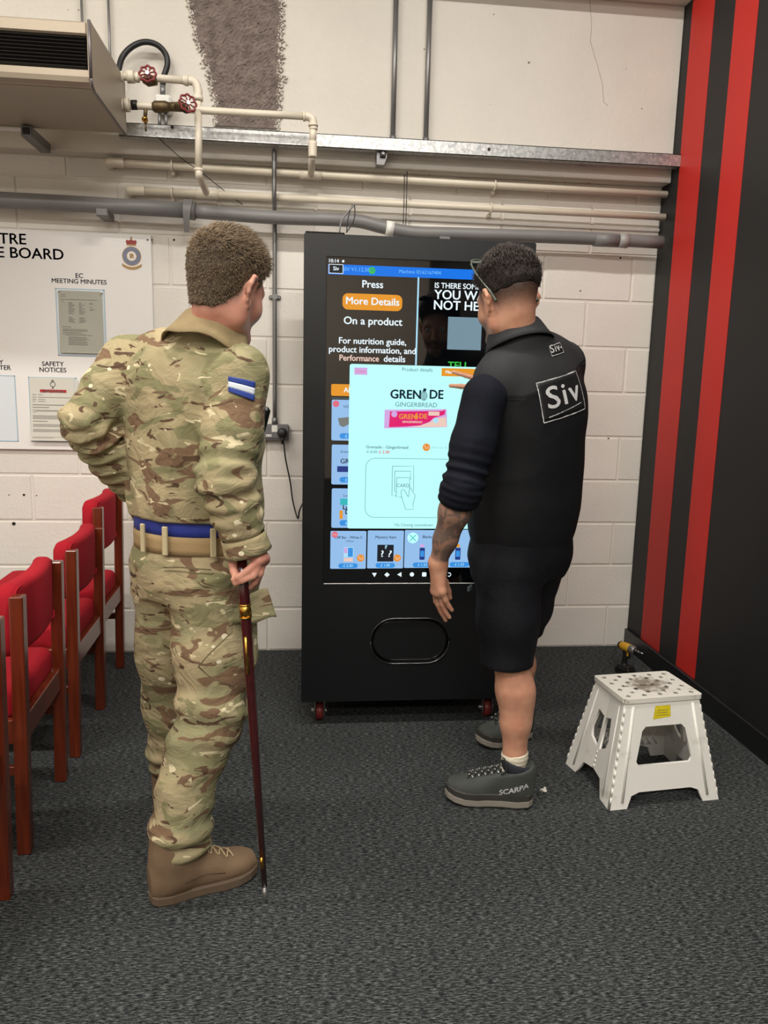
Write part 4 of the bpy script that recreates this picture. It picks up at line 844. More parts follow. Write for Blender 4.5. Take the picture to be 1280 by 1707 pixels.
# ------------------------------------------------------------------ smooth body surfaces (distance field -> one continuous mesh)
from mathutils.bvhtree import BVHTree
def V3(*a): return np.array(a, np.float32) if len(a) == 3 else np.array(a[0], np.float32)
class SDF:
    def __init__(s, lo, hi, h):
        s.lo = np.array(lo, np.float32); s.h = h; s.n = np.ceil((np.array(hi)-s.lo)/h).astype(int)+1; s.a = np.full(s.n, .2, np.float32)
    def blk(s, lo, hi):
        i0 = np.clip(np.floor((np.array(lo)-s.lo)/s.h).astype(int), 0, s.n); i1 = np.clip(np.ceil((np.array(hi)-s.lo)/s.h).astype(int)+1, 0, s.n)
        sl = tuple(slice(a, b) for a, b in zip(i0, i1)); c = [s.lo[k]+np.arange(i0[k], i1[k], dtype=np.float32)*s.h for k in range(3)]
        return sl, c[0][:, None, None], c[1][None, :, None], c[2][None, None, :]
    def put(s, sl, d, k, op='add'):
        a = s.a[sl]
        if a.size == 0: return
        if op == 'add':
            if k > 0: t = np.maximum(k-np.abs(a-d), 0)/k; s.a[sl] = np.minimum(a, d)-t*t*k*.25
            else: s.a[sl] = np.minimum(a, d)
        else:
            d = -d
            if k > 0: t = np.maximum(k-np.abs(a-d), 0)/k; s.a[sl] = np.maximum(a, d)+t*t*k*.25
            else: s.a[sl] = np.maximum(a, d)
    def cap(s, a, b, ra, rb, k=.02, flat=None, disp=None, op='add'):
        """tapered capsule a->b; flat=(direction, ratio) scales the radius along that direction"""
        a = V3(a); b = V3(b); m = max(ra, rb)*(max(1, flat[1]) if flat else 1)+k+.012
        sl, X, Y, Z = s.blk(np.minimum(a, b)-m, np.maximum(a, b)+m); T = b-a; L = float(np.linalg.norm(T))+1e-9; T = T/L
        px, py, pz = X-a[0], Y-a[1], Z-a[2]; u = px*T[0]+py*T[1]+pz*T[2]; t = np.clip(u/L, 0, 1); du = u-t*L
        qx, qy, qz = px-u*T[0], py-u*T[1], pz-u*T[2]; r = ra+(rb-ra)*t
        if flat:
            v = V3(flat[0]); v = v-T*float(v@T); v = v/np.linalg.norm(v); c = qx*v[0]+qy*v[1]+qz*v[2]; q2 = qx*qx+qy*qy+qz*qz-c*c; c = c/flat[1]
            ln = np.sqrt(np.maximum(q2, 0)+c*c+du*du); d = (ln-r)*min(1, flat[1])
        else: d = np.sqrt(qx*qx+qy*qy+qz*qz+du*du)-r
        if disp is not None: d = d-disp(u, L, X, Y, Z)
        s.put(sl, d, k, op)
    def chain(s, pts, rs, k=.02, flat=None, disp=None):
        for i in range(len(pts)-1): s.cap(pts[i], pts[i+1], rs[i], rs[i+1], k, flat, disp)
    def ell(s, c, ax, r, k=.02, op='add'):
        c = V3(c); m = max(r)+k+.012; sl, X, Y, Z = s.blk(c-m, c+m); q = 0; px, py, pz = X-c[0], Y-c[1], Z-c[2]
        for A, rr in zip(ax, r): q = q+((px*A[0]+py*A[1]+pz*A[2])/rr)**2
        q = np.sqrt(q); s.put(sl, (q-1)*min(r), k, op)
    def loft(s, O, A, U, st, k=.02, n=2.3, disp=None, op='add'):
        """stations (s, cu, cv, ru, rv) along axis A from O; U is the u direction"""
        O = V3(O); A = V3(A); A /= np.linalg.norm(A); U = V3(U); U = U-A*float(U@A); U /= np.linalg.norm(U); W = np.cross(A, U); st = np.array(st, np.float32)
        pts = []
        for a, cu, cv, ru, rv in st: pts += [O+A*a+U*(cu+x*ru)+W*(cv+y*rv) for x in (-1, 1) for y in (-1, 1)]
        pts = np.array(pts); m = k+.015; sl, X, Y, Z = s.blk(pts.min(0)-m, pts.max(0)+m); px, py, pz = X-O[0], Y-O[1], Z-O[2]
        t = px*A[0]+py*A[1]+pz*A[2]; tc = np.clip(t, st[0, 0], st[-1, 0]); g = smooth_interp(tc, st)
        u_ = np.abs(px*U[0]+py*U[1]+pz*U[2]-g[0])/g[2]; v_ = np.abs(px*W[0]+py*W[1]+pz*W[2]-g[1])/g[3]
        d = ((u_**n+v_**n)**(1/n)-1)*np.minimum(g[2], g[3]); cp = np.abs(t-tc); d = np.maximum(d, -.05)
        d = np.where(cp > 0, np.sqrt(np.maximum(d, 0)**2+cp**2), np.maximum(d, np.maximum(st[0, 0]-t, t-st[-1, 0])))
        if disp is not None: d = d-disp(t, st[-1, 0], X, Y, Z)
        s.put(sl, d, k, op)
    def cutr(s, P, N, rad, k=.004):
        """cut, but only within rad of P"""
        P = V3(P); N = V3(N); N /= np.linalg.norm(N); sl, X, Y, Z = s.blk(P-rad, P+rad); d = (X-P[0])*N[0]+(Y-P[1])*N[1]+(Z-P[2])*N[2]; s.put(sl, -d, k, 'sub')
    def cut(s, P, N, k=.004):
        """remove everything on the side N points to, of the plane through P"""
        P = V3(P); N = V3(N); N /= np.linalg.norm(N); sl, X, Y, Z = s.blk(s.lo, s.lo+s.n*s.h); d = (X-P[0])*N[0]+(Y-P[1])*N[1]+(Z-P[2])*N[2]; s.put(sl, -d, k, 'sub')
    def mesh(s, name, relax=1):
        a = s.a; ins = a < 0; n = np.array(a.shape); c = np.zeros(n-1, np.uint8)
        for i in (0, 1):
            for j in (0, 1):
                for k in (0, 1): c += ins[i:n[0]-1+i, j:n[1]-1+j, k:n[2]-1+k]
        act = (c > 0) & (c < 8); I = np.argwhere(act); idx = np.full(n-1, -1, np.int32); idx[act] = np.arange(len(I))
        cor = [(i, j, k) for i in (0, 1) for j in (0, 1) for k in (0, 1)]; val = np.stack([a[I[:, 0]+i, I[:, 1]+j, I[:, 2]+k] for i, j, k in cor], 1)
        acc = np.zeros((len(I), 3)); cnt = np.zeros(len(I))
        for p in range(8):
            for q in range(p+1, 8):
                dlt = np.array(cor[q])-np.array(cor[p])
                if np.abs(dlt).sum() != 1: continue
                x, y = val[:, p], val[:, q]; sc = (x < 0) != (y < 0); t = np.where(sc, x/(np.where(sc, x-y, 1)), 0)
                acc += np.where(sc[:, None], np.array(cor[p])+t[:, None]*dlt, 0); cnt += sc
        vs = s.lo+(I+acc/cnt[:, None])*s.h; F = []
        for ax in range(3):
            b, c2 = (ax+1) % 3, (ax+2) % 3; A0 = np.take(ins, range(0, n[ax]-1), ax); A1 = np.take(ins, range(1, n[ax]), ax); E = np.argwhere(A0 != A1)
            ok = (E[:, b] > 0) & (E[:, c2] > 0) & (E[:, b] < n[b]-1) & (E[:, c2] < n[c2]-1); E = E[ok]; flip = A0[tuple(E.T)]
            def cell(db, dc): e = E.copy(); e[:, b] -= db; e[:, c2] -= dc; return idx[tuple(e.T)]
            q = np.stack([cell(1, 1), cell(0, 1), cell(0, 0), cell(1, 0)], 1); q[~flip] = q[~flip][:, ::-1]; F.append(q)
        F = np.concatenate(F)
        for _ in range(relax):   # light smoothing
            sm = np.zeros_like(vs); ct = np.zeros(len(vs))
            for i in range(4): np.add.at(sm, F[:, i], vs[F[:, (i+1) % 4]]+vs[F[:, (i-1) % 4]]); np.add.at(ct, F[:, i], 2)
            vs = vs*.5+.5*sm/np.maximum(ct, 1)[:, None]
        me = bpy.data.meshes.new(name); me.vertices.add(len(vs)); me.vertices.foreach_set('co', vs.astype(np.float32).ravel()); me.loops.add(len(F)*4); me.loops.foreach_set('vertex_index', F.astype(np.int32).ravel())
        me.polygons.add(len(F)); me.polygons.foreach_set('loop_start', np.arange(0, len(F)*4, 4, dtype=np.int32)); me.polygons.foreach_set('use_smooth', np.ones(len(F), bool)); me.update(calc_edges=True)
        return me
def smooth_interp(t, st):
    x = st[:, 0]; i = np.clip(np.searchsorted(x, t, side='right')-1, 0, len(x)-2); f = (t-x[i])/(x[i+1]-x[i]); out = []
    for c in range(1, 5):
        y = st[:, c]; m = np.gradient(y, x); h = (x[i+1]-x[i]); f2, f3 = f*f, f*f*f
        out.append(((2*f3-3*f2+1)*y[i]+(f3-2*f2+f)*h*m[i]+(-2*f3+3*f2)*y[i+1]+(f3-f2)*h*m[i+1]).astype(np.float32))
    return out
def wob(seed, freq, stretch=(1, 1, 1), n=7):
    r = np.random.RandomState(seed); K = r.randn(n, 3); K = K/np.linalg.norm(K, axis=1)[:, None]*freq*r.uniform(.6, 1.6, (n, 1))*np.array(stretch); ph = r.uniform(0, 6.28, n)
    return lambda X, Y, Z: sum(np.sin(X*np.float32(k[0])+Y*np.float32(k[1])+Z*np.float32(k[2])+np.float32(p)) for k, p in zip(K, ph))/n**.5
def folds(seed, amp, freq, stretch=(1, 1, 1), warp=.012):
    """soft cloth creases"""
    f = wob(seed, freq, stretch); g = wob(seed+50, freq*.45)
    def fn(u, L, X, Y, Z):
        w_ = g(X, Y, Z)*warp; q = f(X+w_, Y-w_, Z+w_); return (amp*(.55-np.abs(q))*np.where(q > 0, 1, .75)).astype(np.float32)
    return fn
def ring_folds(seed, amp, wave, at_u, width):
    """creases around a limb, gathered near position at_u (metres along it)"""
    g = wob(seed, 14); b = folds(seed+9, amp*.5, 40)
    def fn(u, L, X, Y, Z): return (amp*np.sin(u/wave*6.283+g(X, Y, Z)*2.4)*np.exp(-((u-at_u)/width)**2)).astype(np.float32)+b(u, L, X, Y, Z)
    return fn
def frame_of(origin, F, U=(0, 0, 1), tilt=0, roll=0):
    """head frame: x right, y forward, z up; tilt>0 looks down"""
    F = Vector(F).normalized(); R_ = F.cross(Vector(U)).normalized(); U_ = R_.cross(F); M = Matrix((R_, F, U_)).transposed().to_4x4()
    M = Matrix.Translation(origin) @ M @ Matrix.Rotation(roll, 4, 'Y') @ Matrix.Rotation(-tilt, 4, 'X'); return M
def head(s, M):
    """skull, jaw, nose, brow, lips, ears into field s"""
    w_ = lambda *p: tuple(M @ Vector(p)); A = [V3(M.to_3x3() @ Vector(e)) for e in ((1, 0, 0), (0, 1, 0), (0, 0, 1))]
    s.ell(w_(0, -.014, .034), A, (.075, .097, .084), .02); s.ell(w_(0, .030, -.012), A, (.062, .064, .086), .03)
    for e in (-1, 1):
        s.cap(w_(e*.050, -.004, -.066), w_(e*.018, .070, -.098), .020, .019, .03); s.ell(w_(e*.040, .052, -.030), A, (.024, .030, .026), .025)
        s.cap(w_(e*.052, -.004, -.066), w_(e*.060, -.004, -.02), .018, .018, .03)
    s.ell(w_(0, .074, -.101), A, (.023, .018, .018), .02)
    s.cap(w_(-.034, .078, .020), w_(.034, .078, .020), .012, .012, .018)
    for e in (-1, 1): s.ell(w_(e*.031, .096, .002), A, (.017, .014, .012), .012, 'sub')
    s.cap(w_(0, .086, .010), w_(0, .108, -.032), .0085, .0115, .010); s.ell(w_(0, .104, -.037), A, (.017, .012, .010), .008)
    for z, r in ((-.060, .0058), (-.070, .0066)): s.cap(w_(-.020, .082, z), w_(0, .093, z+.001), .003, r, .006); s.cap(w_(.020, .082, z), w_(0, .093, z+.001), .003, r, .006)
    for e in (-1, 1):
        # ear: back wall, helix rim, lobe, hollow
        s.cap(w_(e*.076, -.010, -.010), w_(e*.090, -.020, .012), .012, .015, .008, (A[0], .35)); s.cap(w_(e*.070, -.012, .0), w_(e*.086, -.020, .006), .012, .010, .008)
        pts = [w_(e*x, y, z) for x, y, z in ((.074, .012, .004), (.080, .010, .022), (.088, -.006, .033), (.097, -.022, .029), (.100, -.030, .010), (.094, -.027, -.010), (.085, -.016, -.026), (.078, -.003, -.036), (.073, .003, -.028))]
        s.chain(pts, [.004, .0046, .005, .0052, .005, .0048, .005, .0065, .004], .005)
        s.ell(w_(e*.096, -.006, .0), A, (.012, .012, .017), .004, 'sub')
def hand(s, wrist, knuckles, tips, thumb, rw=.026, rf=(.0098, .0090, .0080), k=.010):
    """palm from wrist to four knuckles, each finger a chain of its own, thumb from the side of the palm"""
    for K in knuckles: s.cap(wrist, K, rw*.62, .0115, .022)
    for i in range(3): s.cap(knuckles[i], knuckles[i+1], .0112, .0108, .010)
    for K, T in zip(knuckles, tips):
        p = [K]+list(T); r = [rf[0]]+[rf[min(i+1, 2)]-.0004*i for i in range(len(T))]
        for i in range(len(p)-1): s.cap(p[i], p[i+1], r[i], r[i+1], .0035)
    s.cap(wrist, thumb[0], rw*.7, .013, .02)
    for i in range(len(thumb)-1): s.cap(thumb[i], thumb[i+1], (.0125, .0105, .0092)[min(i, 2)], (.0105, .0095, .0080)[min(i, 2)], .006)
def skin_mat(name, rgb, hair_rgb, tattoo=False):
    m = mat(name, rgb, .5, sub=.08, spec=.4); nt = m.node_tree; b = nt.nodes['Principled BSDF']; c = lin(rgb)
    tc = node(m, 'ShaderNodeTexCoord'); n = node(m, 'ShaderNodeTexNoise', Scale=28.0, Detail=5.0); nt.links.new(tc.outputs['Object'], n.inputs['Vector'])
    r = node(m, 'ShaderNodeValToRGB'); r.color_ramp.elements[0].position = .3; r.color_ramp.elements[1].position = .7
    r.color_ramp.elements[0].color = (c[0]*.9, c[1]*.78, c[2]*.76, 1); r.color_ramp.elements[1].color = (min(1, c[0]*1.05), c[1]*1.06, c[2]*1.04, 1); nt.links.new(n.outputs['Fac'], r.inputs[0])
    at_ = node(m, 'ShaderNodeAttribute', attribute_name='stubble'); n2 = node(m, 'ShaderNodeTexNoise', Scale=420.0, Detail=2.0); nt.links.new(tc.outputs['Object'], n2.inputs['Vector'])
    mu = node(m, 'ShaderNodeMath', operation='MULTIPLY'); nt.links.new(at_.outputs['Fac'], mu.inputs[0]); mr = node(m, 'ShaderNodeMapRange'); mr.inputs['From Min'].default_value = .3; mr.inputs['From Max'].default_value = .6; mr.inputs['To Min'].default_value = .75; nt.links.new(n2.outputs['Fac'], mr.inputs[0]); nt.links.new(mr.outputs[0], mu.inputs[1])
    mx = node(m, 'ShaderNodeMix', data_type='RGBA'); nt.links.new(mu.outputs[0], mx.inputs[0]); nt.links.new(r.outputs[0], mx.inputs[6]); mx.inputs[7].default_value = lin(hair_rgb); last = mx.outputs[2]
    if tattoo:
        at2 = node(m, 'ShaderNodeAttribute', attribute_name='ink'); n3 = node(m, 'ShaderNodeTexNoise', Scale=26.0, Detail=3.0, Distortion=1.2); nt.links.new(tc.outputs['Object'], n3.inputs['Vector'])
        rr = node(m, 'ShaderNodeMapRange'); rr.inputs['From Min'].default_value = .42; rr.inputs['From Max'].default_value = .52; rr.inputs['To Min'].default_value = .5; rr.inputs['To Max'].default_value = .85; nt.links.new(n3.outputs['Fac'], rr.inputs[0])
        m3 = node(m, 'ShaderNodeMath', operation='MULTIPLY'); nt.links.new(at2.outputs['Fac'], m3.inputs[0]); nt.links.new(rr.outputs[0], m3.inputs[1])
        mx2 = node(m, 'ShaderNodeMix', data_type='RGBA'); nt.links.new(m3.outputs[0], mx2.inputs[0]); nt.links.new(last, mx2.inputs[6]); mx2.inputs[7].default_value = lin((84, 80, 76)); last = mx2.outputs[2]
    nt.links.new(last, b.inputs['Base Color'])
    n4 = node(m, 'ShaderNodeTexNoise', Scale=500.0); nt.links.new(tc.outputs['Object'], n4.inputs['Vector']); bp_ = node(m, 'ShaderNodeBump', Strength=.15, Distance=.001); nt.links.new(n4.outputs['Fac'], bp_.inputs['Height']); nt.links.new(bp_.outputs[0], b.inputs['Normal'])
    return m
def vattr(me, name, val):
    a = me.attributes.new(name, 'FLOAT', 'POINT'); a.data.foreach_set('value', np.asarray(val, np.float32))
def verts(me):
    a = np.empty(len(me.vertices)*3, np.float32); me.vertices.foreach_get('co', a); return a.reshape(-1, 3)
def to_local(M, p):
    Mi = np.array(M.inverted()); return p@Mi[:3, :3].T+Mi[:3, 3]
def sstep(a, b, x): t = np.clip((x-a)/(b-a), 0, 1); return t*t*(3-2*t)
def bvh(me):
    return BVHTree.FromPolygons([v.co.copy() for v in me.vertices], [tuple(p.vertices) for p in me.polygons])
def drape(me, tree, direction, off=.002):
    """lay flat print on a curved surface by moving every vertex along direction until it meets it"""
    d = Vector(direction).normalized()
    for v in me.vertices:
        hit = tree.ray_cast(v.co-d*.35, d)
        if hit[0] is not None: v.co = hit[0]-d*off
    me.update()
def gridmesh(name, fn, nu, nv, cu=False, thick=0):
    v = [fn(i/nu, j/nv) for j in range(nv+1) for i in range(nu+(0 if cu else 1))]; w_ = nu if cu else nu+1; f = []
    for j in range(nv):
        for i in range(nu): i2 = (i+1) % w_ if cu else i+1; f.append((j*w_+i, j*w_+i2, (j+1)*w_+i2, (j+1)*w_+i))
    return MB().add(v, f, True).mesh(name)
def strands(pts, nrm, comb, length, rad, rng, curl=.3):
    """short hair strands as slim three-sided spikes"""
    v = []; f = []
    for p, n, c, L in zip(pts, nrm, comb, length):
        d = n*.55+c+rng.randn(3)*curl*.5; d /= np.linalg.norm(d)+1e-9; d2 = d*.7+c*.6+rng.randn(3)*.12-np.array((0, 0, .15)); d2 /= np.linalg.norm(d2)+1e-9
        a = np.cross(d, rng.randn(3)); a /= np.linalg.norm(a)+1e-9; b = np.cross(d, a); m_ = p+d*L*.5; e = m_+d2*L*.5; o = len(v)
        for k in range(3):
            t = 2.094*k; q = (a*math.cos(t)+b*math.sin(t)); v.append(p-n*.002+q*rad); v.append(m_+q*rad*.8)
        v.append(e)
        for k in range(3): k2 = (k+1) % 3; f.append((o+2*k, o+2*k2, o+2*k2+1, o+2*k+1)); f.append((o+2*k+1, o+2*k2+1, o+6))
    me = bpy.data.meshes.new('hair_strands'); me.from_pydata([tuple(x) for x in v], [], f); me.polygons.foreach_set('use_smooth', [True]*len(f)); return me
def camo_mat(name):
    m = mat(name, (150, 136, 100), .85, spec=.2); nt = m.node_tree; b = nt.nodes['Principled BSDF']; tc = node(m, 'ShaderNodeTexCoord')
    def noise(sc, st, det=2.0, dist=0.0, off=(0, 0, 0), rough=.5):
        mp = node(m, 'ShaderNodeMapping'); mp.inputs['Scale'].default_value = st; mp.inputs['Location'].default_value = off; mp.inputs['Rotation'].default_value = (.15, .2, .3); nt.links.new(tc.outputs['Object'], mp.inputs[0])
        n = node(m, 'ShaderNodeTexNoise', Scale=sc, Detail=det, Distortion=dist, Roughness=rough); nt.links.new(mp.outputs[0], n.inputs['Vector']); return n.outputs['Fac']
    def over(base, fac, lo, hi, col):
        mr = node(m, 'ShaderNodeMapRange'); mr.inputs['From Min'].default_value = lo; mr.inputs['From Max'].default_value = hi; nt.links.new(fac, mr.inputs[0])
        mx = node(m, 'ShaderNodeMix', data_type='RGBA'); nt.links.new(mr.outputs[0], mx.inputs[0]); nt.links.new(base, mx.inputs[6]); mx.inputs[7].default_value = lin(col); return mx.outputs[2]
    r = node(m, 'ShaderNodeValToRGB'); e = r.color_ramp.elements; e[0].position = .36; e[0].color = lin((176, 160, 126)); e[1].position = .64; e[1].color = lin((144, 140, 106)); x = e.new(.5); x.color = lin((162, 150, 116))
    nt.links.new(noise(5.0, (1, 1, 1.6), 2.0, .6), r.inputs[0]); c = r.outputs[0]
    c = over(c, noise(6.5, (1, 1, 1.9), 2.0, 1.2, (3, 1, 2)), .545, .585, (132, 128, 94)); c = over(c, noise(7.5, (1, 1, 2.3), 2.0, 1.5, (7, 4, 1)), .585, .605, (122, 98, 76))
    c = over(c, noise(11.0, (1, 1, 2.5), 2.0, 1.6, (1, 9, 5)), .645, .66, (92, 72, 56)); c = over(c, noise(12.0, (1, 1, 2.0), 2.0, 1.4, (5, 2, 8)), .65, .665, (208, 196, 160))
    v = node(m, 'ShaderNodeTexVoronoi', Scale=19.0, Randomness=1.0); mp = node(m, 'ShaderNodeMapping'); mp.inputs['Scale'].default_value = (1, 1, 1.2); nt.links.new(tc.outputs['Object'], mp.inputs[0]); nt.links.new(mp.outputs[0], v.inputs['Vector'])
    g = noise(5.0, (1, 1, 1), 1.0, 0, (2, 2, 2)); mr = node(m, 'ShaderNodeMapRange'); mr.inputs['From Min'].default_value = .48; mr.inputs['From Max'].default_value = .66; mr.inputs['To Max'].default_value = .21; nt.links.new(g, mr.inputs[0])
    ls = node(m, 'ShaderNodeMath', operation='LESS_THAN'); nt.links.new(v.outputs['Distance'], ls.inputs[0]); nt.links.new(mr.outputs[0], ls.inputs[1])
    mx = node(m, 'ShaderNodeMix', data_type='RGBA'); nt.links.new(ls.outputs[0], mx.inputs[0]); nt.links.new(c, mx.inputs[6]); mx.inputs[7].default_value = lin((222, 214, 184)); c = mx.outputs[2]
    nt.links.new(c, b.inputs['Base Color'])
    w1 = noise(11.0, (1, 1, 1.3), 4.0, 1.4, (0, 0, 0), .55); bp_ = node(m, 'ShaderNodeBump', Strength=.35, Distance=.03); nt.links.new(w1, bp_.inputs['Height'])
    w2 = noise(600.0, (1, 1, 1.0), 2.0); b2 = node(m, 'ShaderNodeBump', Strength=.25, Distance=.001); nt.links.new(w2, b2.inputs['Height']); nt.links.new(bp_.outputs[0], b2.inputs['Normal']); nt.links.new(b2.outputs[0], b.inputs['Normal'])
    return m
def boot_field(O, d, L, hi, sh, h=.0045, wide=1.0, hs=1.0):
    """upper of an ankle boot: O heel on the floor, d direction to the toe, L length, hi = shaft height"""
    d = Vector(d).normalized(); up = Vector((0, 0, 1)); lat = up.cross(d); O = Vector(O); q = L/.29
    P = lambda x, y, z: tuple(O+d*(x*q)+lat*y+up*z)
    lo = np.min([P(-.03, -.09, 0), P(-.03, .09, 0), P(.33, -.09, 0), P(.33, .09, 0)], 0); hi_ = np.max([P(-.03, -.09, 0), P(-.03, .09, 0), P(.33, -.09, 0), P(.33, .09, 0)], 0)
    s = SDF((lo[0], lo[1], 0), (hi_[0], hi_[1], hi+.06), h)
    st = [(.004, 0, .055, .024*wide, .040), (.03, 0, .062, .034*wide, .050), (.08, 0, .068, .037*wide, .056), (.13, 0, .060, .040*wide, .048), (.18, .003, .050, .046*wide, .038), (.225, .004, .044, .048*wide, .032), (.262, .002, .041, .041*wide, .028), (.286, 0, .038, .026*wide, .022)]
    s.loft(P(0, 0, 0), d, lat, [(a*q, b, .018+(c-.018)*hs, e, f*hs) for a, b, c, e, f in st], .02, 2.5)
    s.chain([P(.065, 0, .07), P(.062, 0, .13), P(.055, 0, hi)], [.044*wide, .043*wide, .044*wide], .03, (d, 1.12)); s.cap(P(.10, 0, .09*hs), P(.165, 0, .07*hs), .038*wide, .030*wide, .025)
    s.cut(P(0, 0, .018), (0, 0, -1)); s.cut(P(.05, 0, hi), tuple(up*.9-d*sh))
    return s, P
def sole_mesh(P, z0, z1, wide, rocker, grow=0.004):
    out = []
    for x, y in ((.0, 0), (.004, .018), (.016, .031), (.05, .037), (.10, .036), (.145, .040), (.19, .048), (.228, .050), (.262, .043), (.284, .028), (.294, .010)): out.append((x, (y+grow)*wide))
    ring = [(x, y) for x, y in out]+[(x, -y*.96) for x, y in reversed(out[1:])]; n = len(ring); v = []
    for z, g in ((z0, -.004), (z0+.004, 0), (z1-.003, 0), (z1, -.003)):
        for x, y in ring:
            xx = x+(g if x > .15 else -g); lift = rocker*max(0, (x-.20)/.09)**2+rocker*.3*max(0, (.03-x)/.03)
            v.append(P(xx, y*(1+g*10), z+lift))
    f = [(j*n+i, j*n+(i+1) % n, (j+1)*n+(i+1) % n, (j+1)*n+i) for j in range(3) for i in range(n)]+[tuple(range(n))[::-1], tuple(range(3*n, 4*n))]
    return MB().add(v, f, False)
# ------------------------------------------------------------------ person in camouflage
def A3(x, y, Y): p = at(x, y, Y); return (p.x, p.y, p.z)
def lerp(a, b, t): return tuple(p+(q-p)*t for p, q in zip(a, b))
def soldier():
    R_ = V3(.84, -.54, 0); F_ = V3(.54, .84, 0); Fv, Rv = Vector((.54, .84, 0)), Vector((.84, -.54, 0))
    t = thing('person', (-.30, 2.1, 0), 'person in camouflage uniform seen from behind, left hand on hip, holding a stick', 'person')
    skin = skin_mat('fair_skin', (208, 152, 132), (84, 68, 54)); camo = camo_mat('camouflage_cloth')
    hM = frame_of((-.187, 1.980, 1.588), (.60, .80, 0), tilt=math.radians(14), roll=math.radians(4))
    shL, shR = A3(214, 606, 2.12), A3(398, 626, 1.93); elL, elR = A3(144, 703, 2.05), A3(376, 800, 1.86); wrL, wrR = A3(222, 818, 2.19), A3(408, 903, 1.875)
    neck = (-.245, 2.03, 1.46); chest = (-.285, 2.04, 1.27); pel = (-.288, 2.095, .90)
    hipR, hipL = (-.212, 2.052, .88), (-.365, 2.148, .88); knR = A3(350, 1187, 2.0); anR = A3(302, 1425, 1.93); knL = A3(286, 1180, 2.27); anL = (-.415, 2.36, .10)
    # ---- body
    s = SDF((-.72, 1.74, .02), (.02, 2.52, 1.78), .004)
    head(s, hM); w_ = lambda *p: tuple(hM @ Vector(p))
    s.cap(w_(0, -.030, -.045), (-.236, 2.030, 1.42), .054, .046, .03); s.cap(w_(0, .01, -.085), (-.228, 2.05, 1.44), .038, .040, .03)
    s.chain([neck, chest, (-.287, 2.075, 1.08), pel], [.045, .095, .10, .11], .05, (R_, 1.25)); s.chain([shL, (-.265, 2.03, 1.41), shR], [.040, .040, .040], .03)
    s.chain([shL, elL, wrL], [.045, .038, .026], .02); s.chain([shR, elR, wrR], [.045, .038, .027], .02)
    s.chain([hipL, knL, anL], [.075, .052, .038], .03); s.chain([hipR, knR, anR], [.075, .052, .038], .03)
    s.cap(anR, A3(380, 1465, 1.99), .036, .025, .02); s.cap(anL, (-.388, 2.455, .055), .034, .022, .02)
    k_ = [A3(431, 934, 1.848), A3(438, 929, 1.860), A3(440, 932, 1.876), A3(436, 937, 1.890)]
    tp = [[A3(413, 951, 1.838), A3(397, 962, 1.838), A3(389, 966, 1.846)], [A3(422, 960, 1.838), A3(404, 968, 1.838), A3(392, 973, 1.846)], [A3(433, 956, 1.850), A3(425, 971, 1.858), A3(416, 980, 1.866)], [A3(434, 955, 1.876), A3(429, 970, 1.882), A3(421, 979, 1.886)]]
    hand(s, A3(412, 908, 1.872), k_, tp, [A3(399, 924, 1.872), A3(388, 938, 1.868), A3(390, 953, 1.858), A3(396, 963, 1.852)])
    hL = Vector(wrL); u1 = (Fv*.5+Vector((0, 0, -.55))+Rv*.55).normalized()
    kn = [tuple(hL+u1*.085+Fv*.012*i+Vector((0, 0, -.010*i))) for i in (2, 1, 0, -1)]; hand(s, wrL, kn, [[tuple(Vector(k)+u1*.035+Rv*.01), tuple(Vector(k)+u1*.06+Rv*.02)] for k in kn], [tuple(hL+Fv*.02+u1*.02), tuple(hL-Fv*.03+u1*.045), tuple(hL-Fv*.045+u1*.07)])
    me = s.mesh('body'); p = to_local(hM, verts(me)); hl = np.interp(p[:, 1], [-.12, -.07, -.03, -.012, .03, .06, .10], [-.070, -.066, -.040, .014, .010, .060, .075])
    vattr(me, 'stubble', sstep(-.012, .030, p[:, 2]-hl)*(p[:, 2] > -.12)*sstep(.078, .073, np.abs(p[:, 0]))*.9)
    body = obj('body', me, skin, t)
    # ---- hair
    def hairdo(hM, body_me, col, side_len, top_len, hl_x, hl_z, comb_dir, nst, name, tmax, seed, light):
        h = SDF(np.array(hM.translation)-.17, np.array(hM.translation)+.17, .004); A = [V3(hM.to_3x3() @ Vector(e)) for e in ((1, 0, 0), (0, 1, 0), (0, 0, 1))]; w2 = lambda *p: tuple(hM @ Vector(p))
        h.ell(w2(0, -.014, .034), A, (.0755, .0975, .0845), 0); h.ell(w2(0, -.010, .046+tmax*.55), A, (.070+tmax*.2, .088+tmax*.25, .076+tmax*.42), .03); h.cap(w2(0, -.036, -.020), w2(0, -.038, -.085), .0585, .0535, .02); h.ell(w2(0, .050, .076), A, (.046, .028, .020+tmax*.4), .02)
        sl, X, Y, Z = h.blk(h.lo, h.lo+h.n*h.h); Mi = np.array(hM.inverted()); ly = X*Mi[1, 0]+Y*Mi[1, 1]+Z*Mi[1, 2]+Mi[1, 3]; lz = X*Mi[2, 0]+Y*Mi[2, 1]+Z*Mi[2, 2]+Mi[2, 3]
        h.a -= .0022+.004*np.abs(wob(seed, 150, (1, 1, .4))(X, Y, Z))*sstep(.0, .08, lz)
        line = np.interp(ly, hl_x, hl_z).astype(np.float32)+(.004*wob(seed+3, 130)(X, Y, Z)).astype(np.float32); h.a += .0045*(1-sstep(.0, .034, lz-line)); h.put(sl, -((line-lz)*.8), .006, 'sub')
        me = h.mesh(name); mh = mat(name+'_colour', col, .55, var=.45, vscale=160, bump=.8, bscale=420, spec=.35, stretch=(1, 1, .35)); ho = obj(name, me, mh, t if hM is not None else None, fix=False)
        v = verts(me); rng = np.random.RandomState(seed); nr = np.empty(len(v)*3, np.float32); me.vertices.foreach_get('normal', nr); nr = nr.reshape(-1, 3); pl = to_local(hM, v)
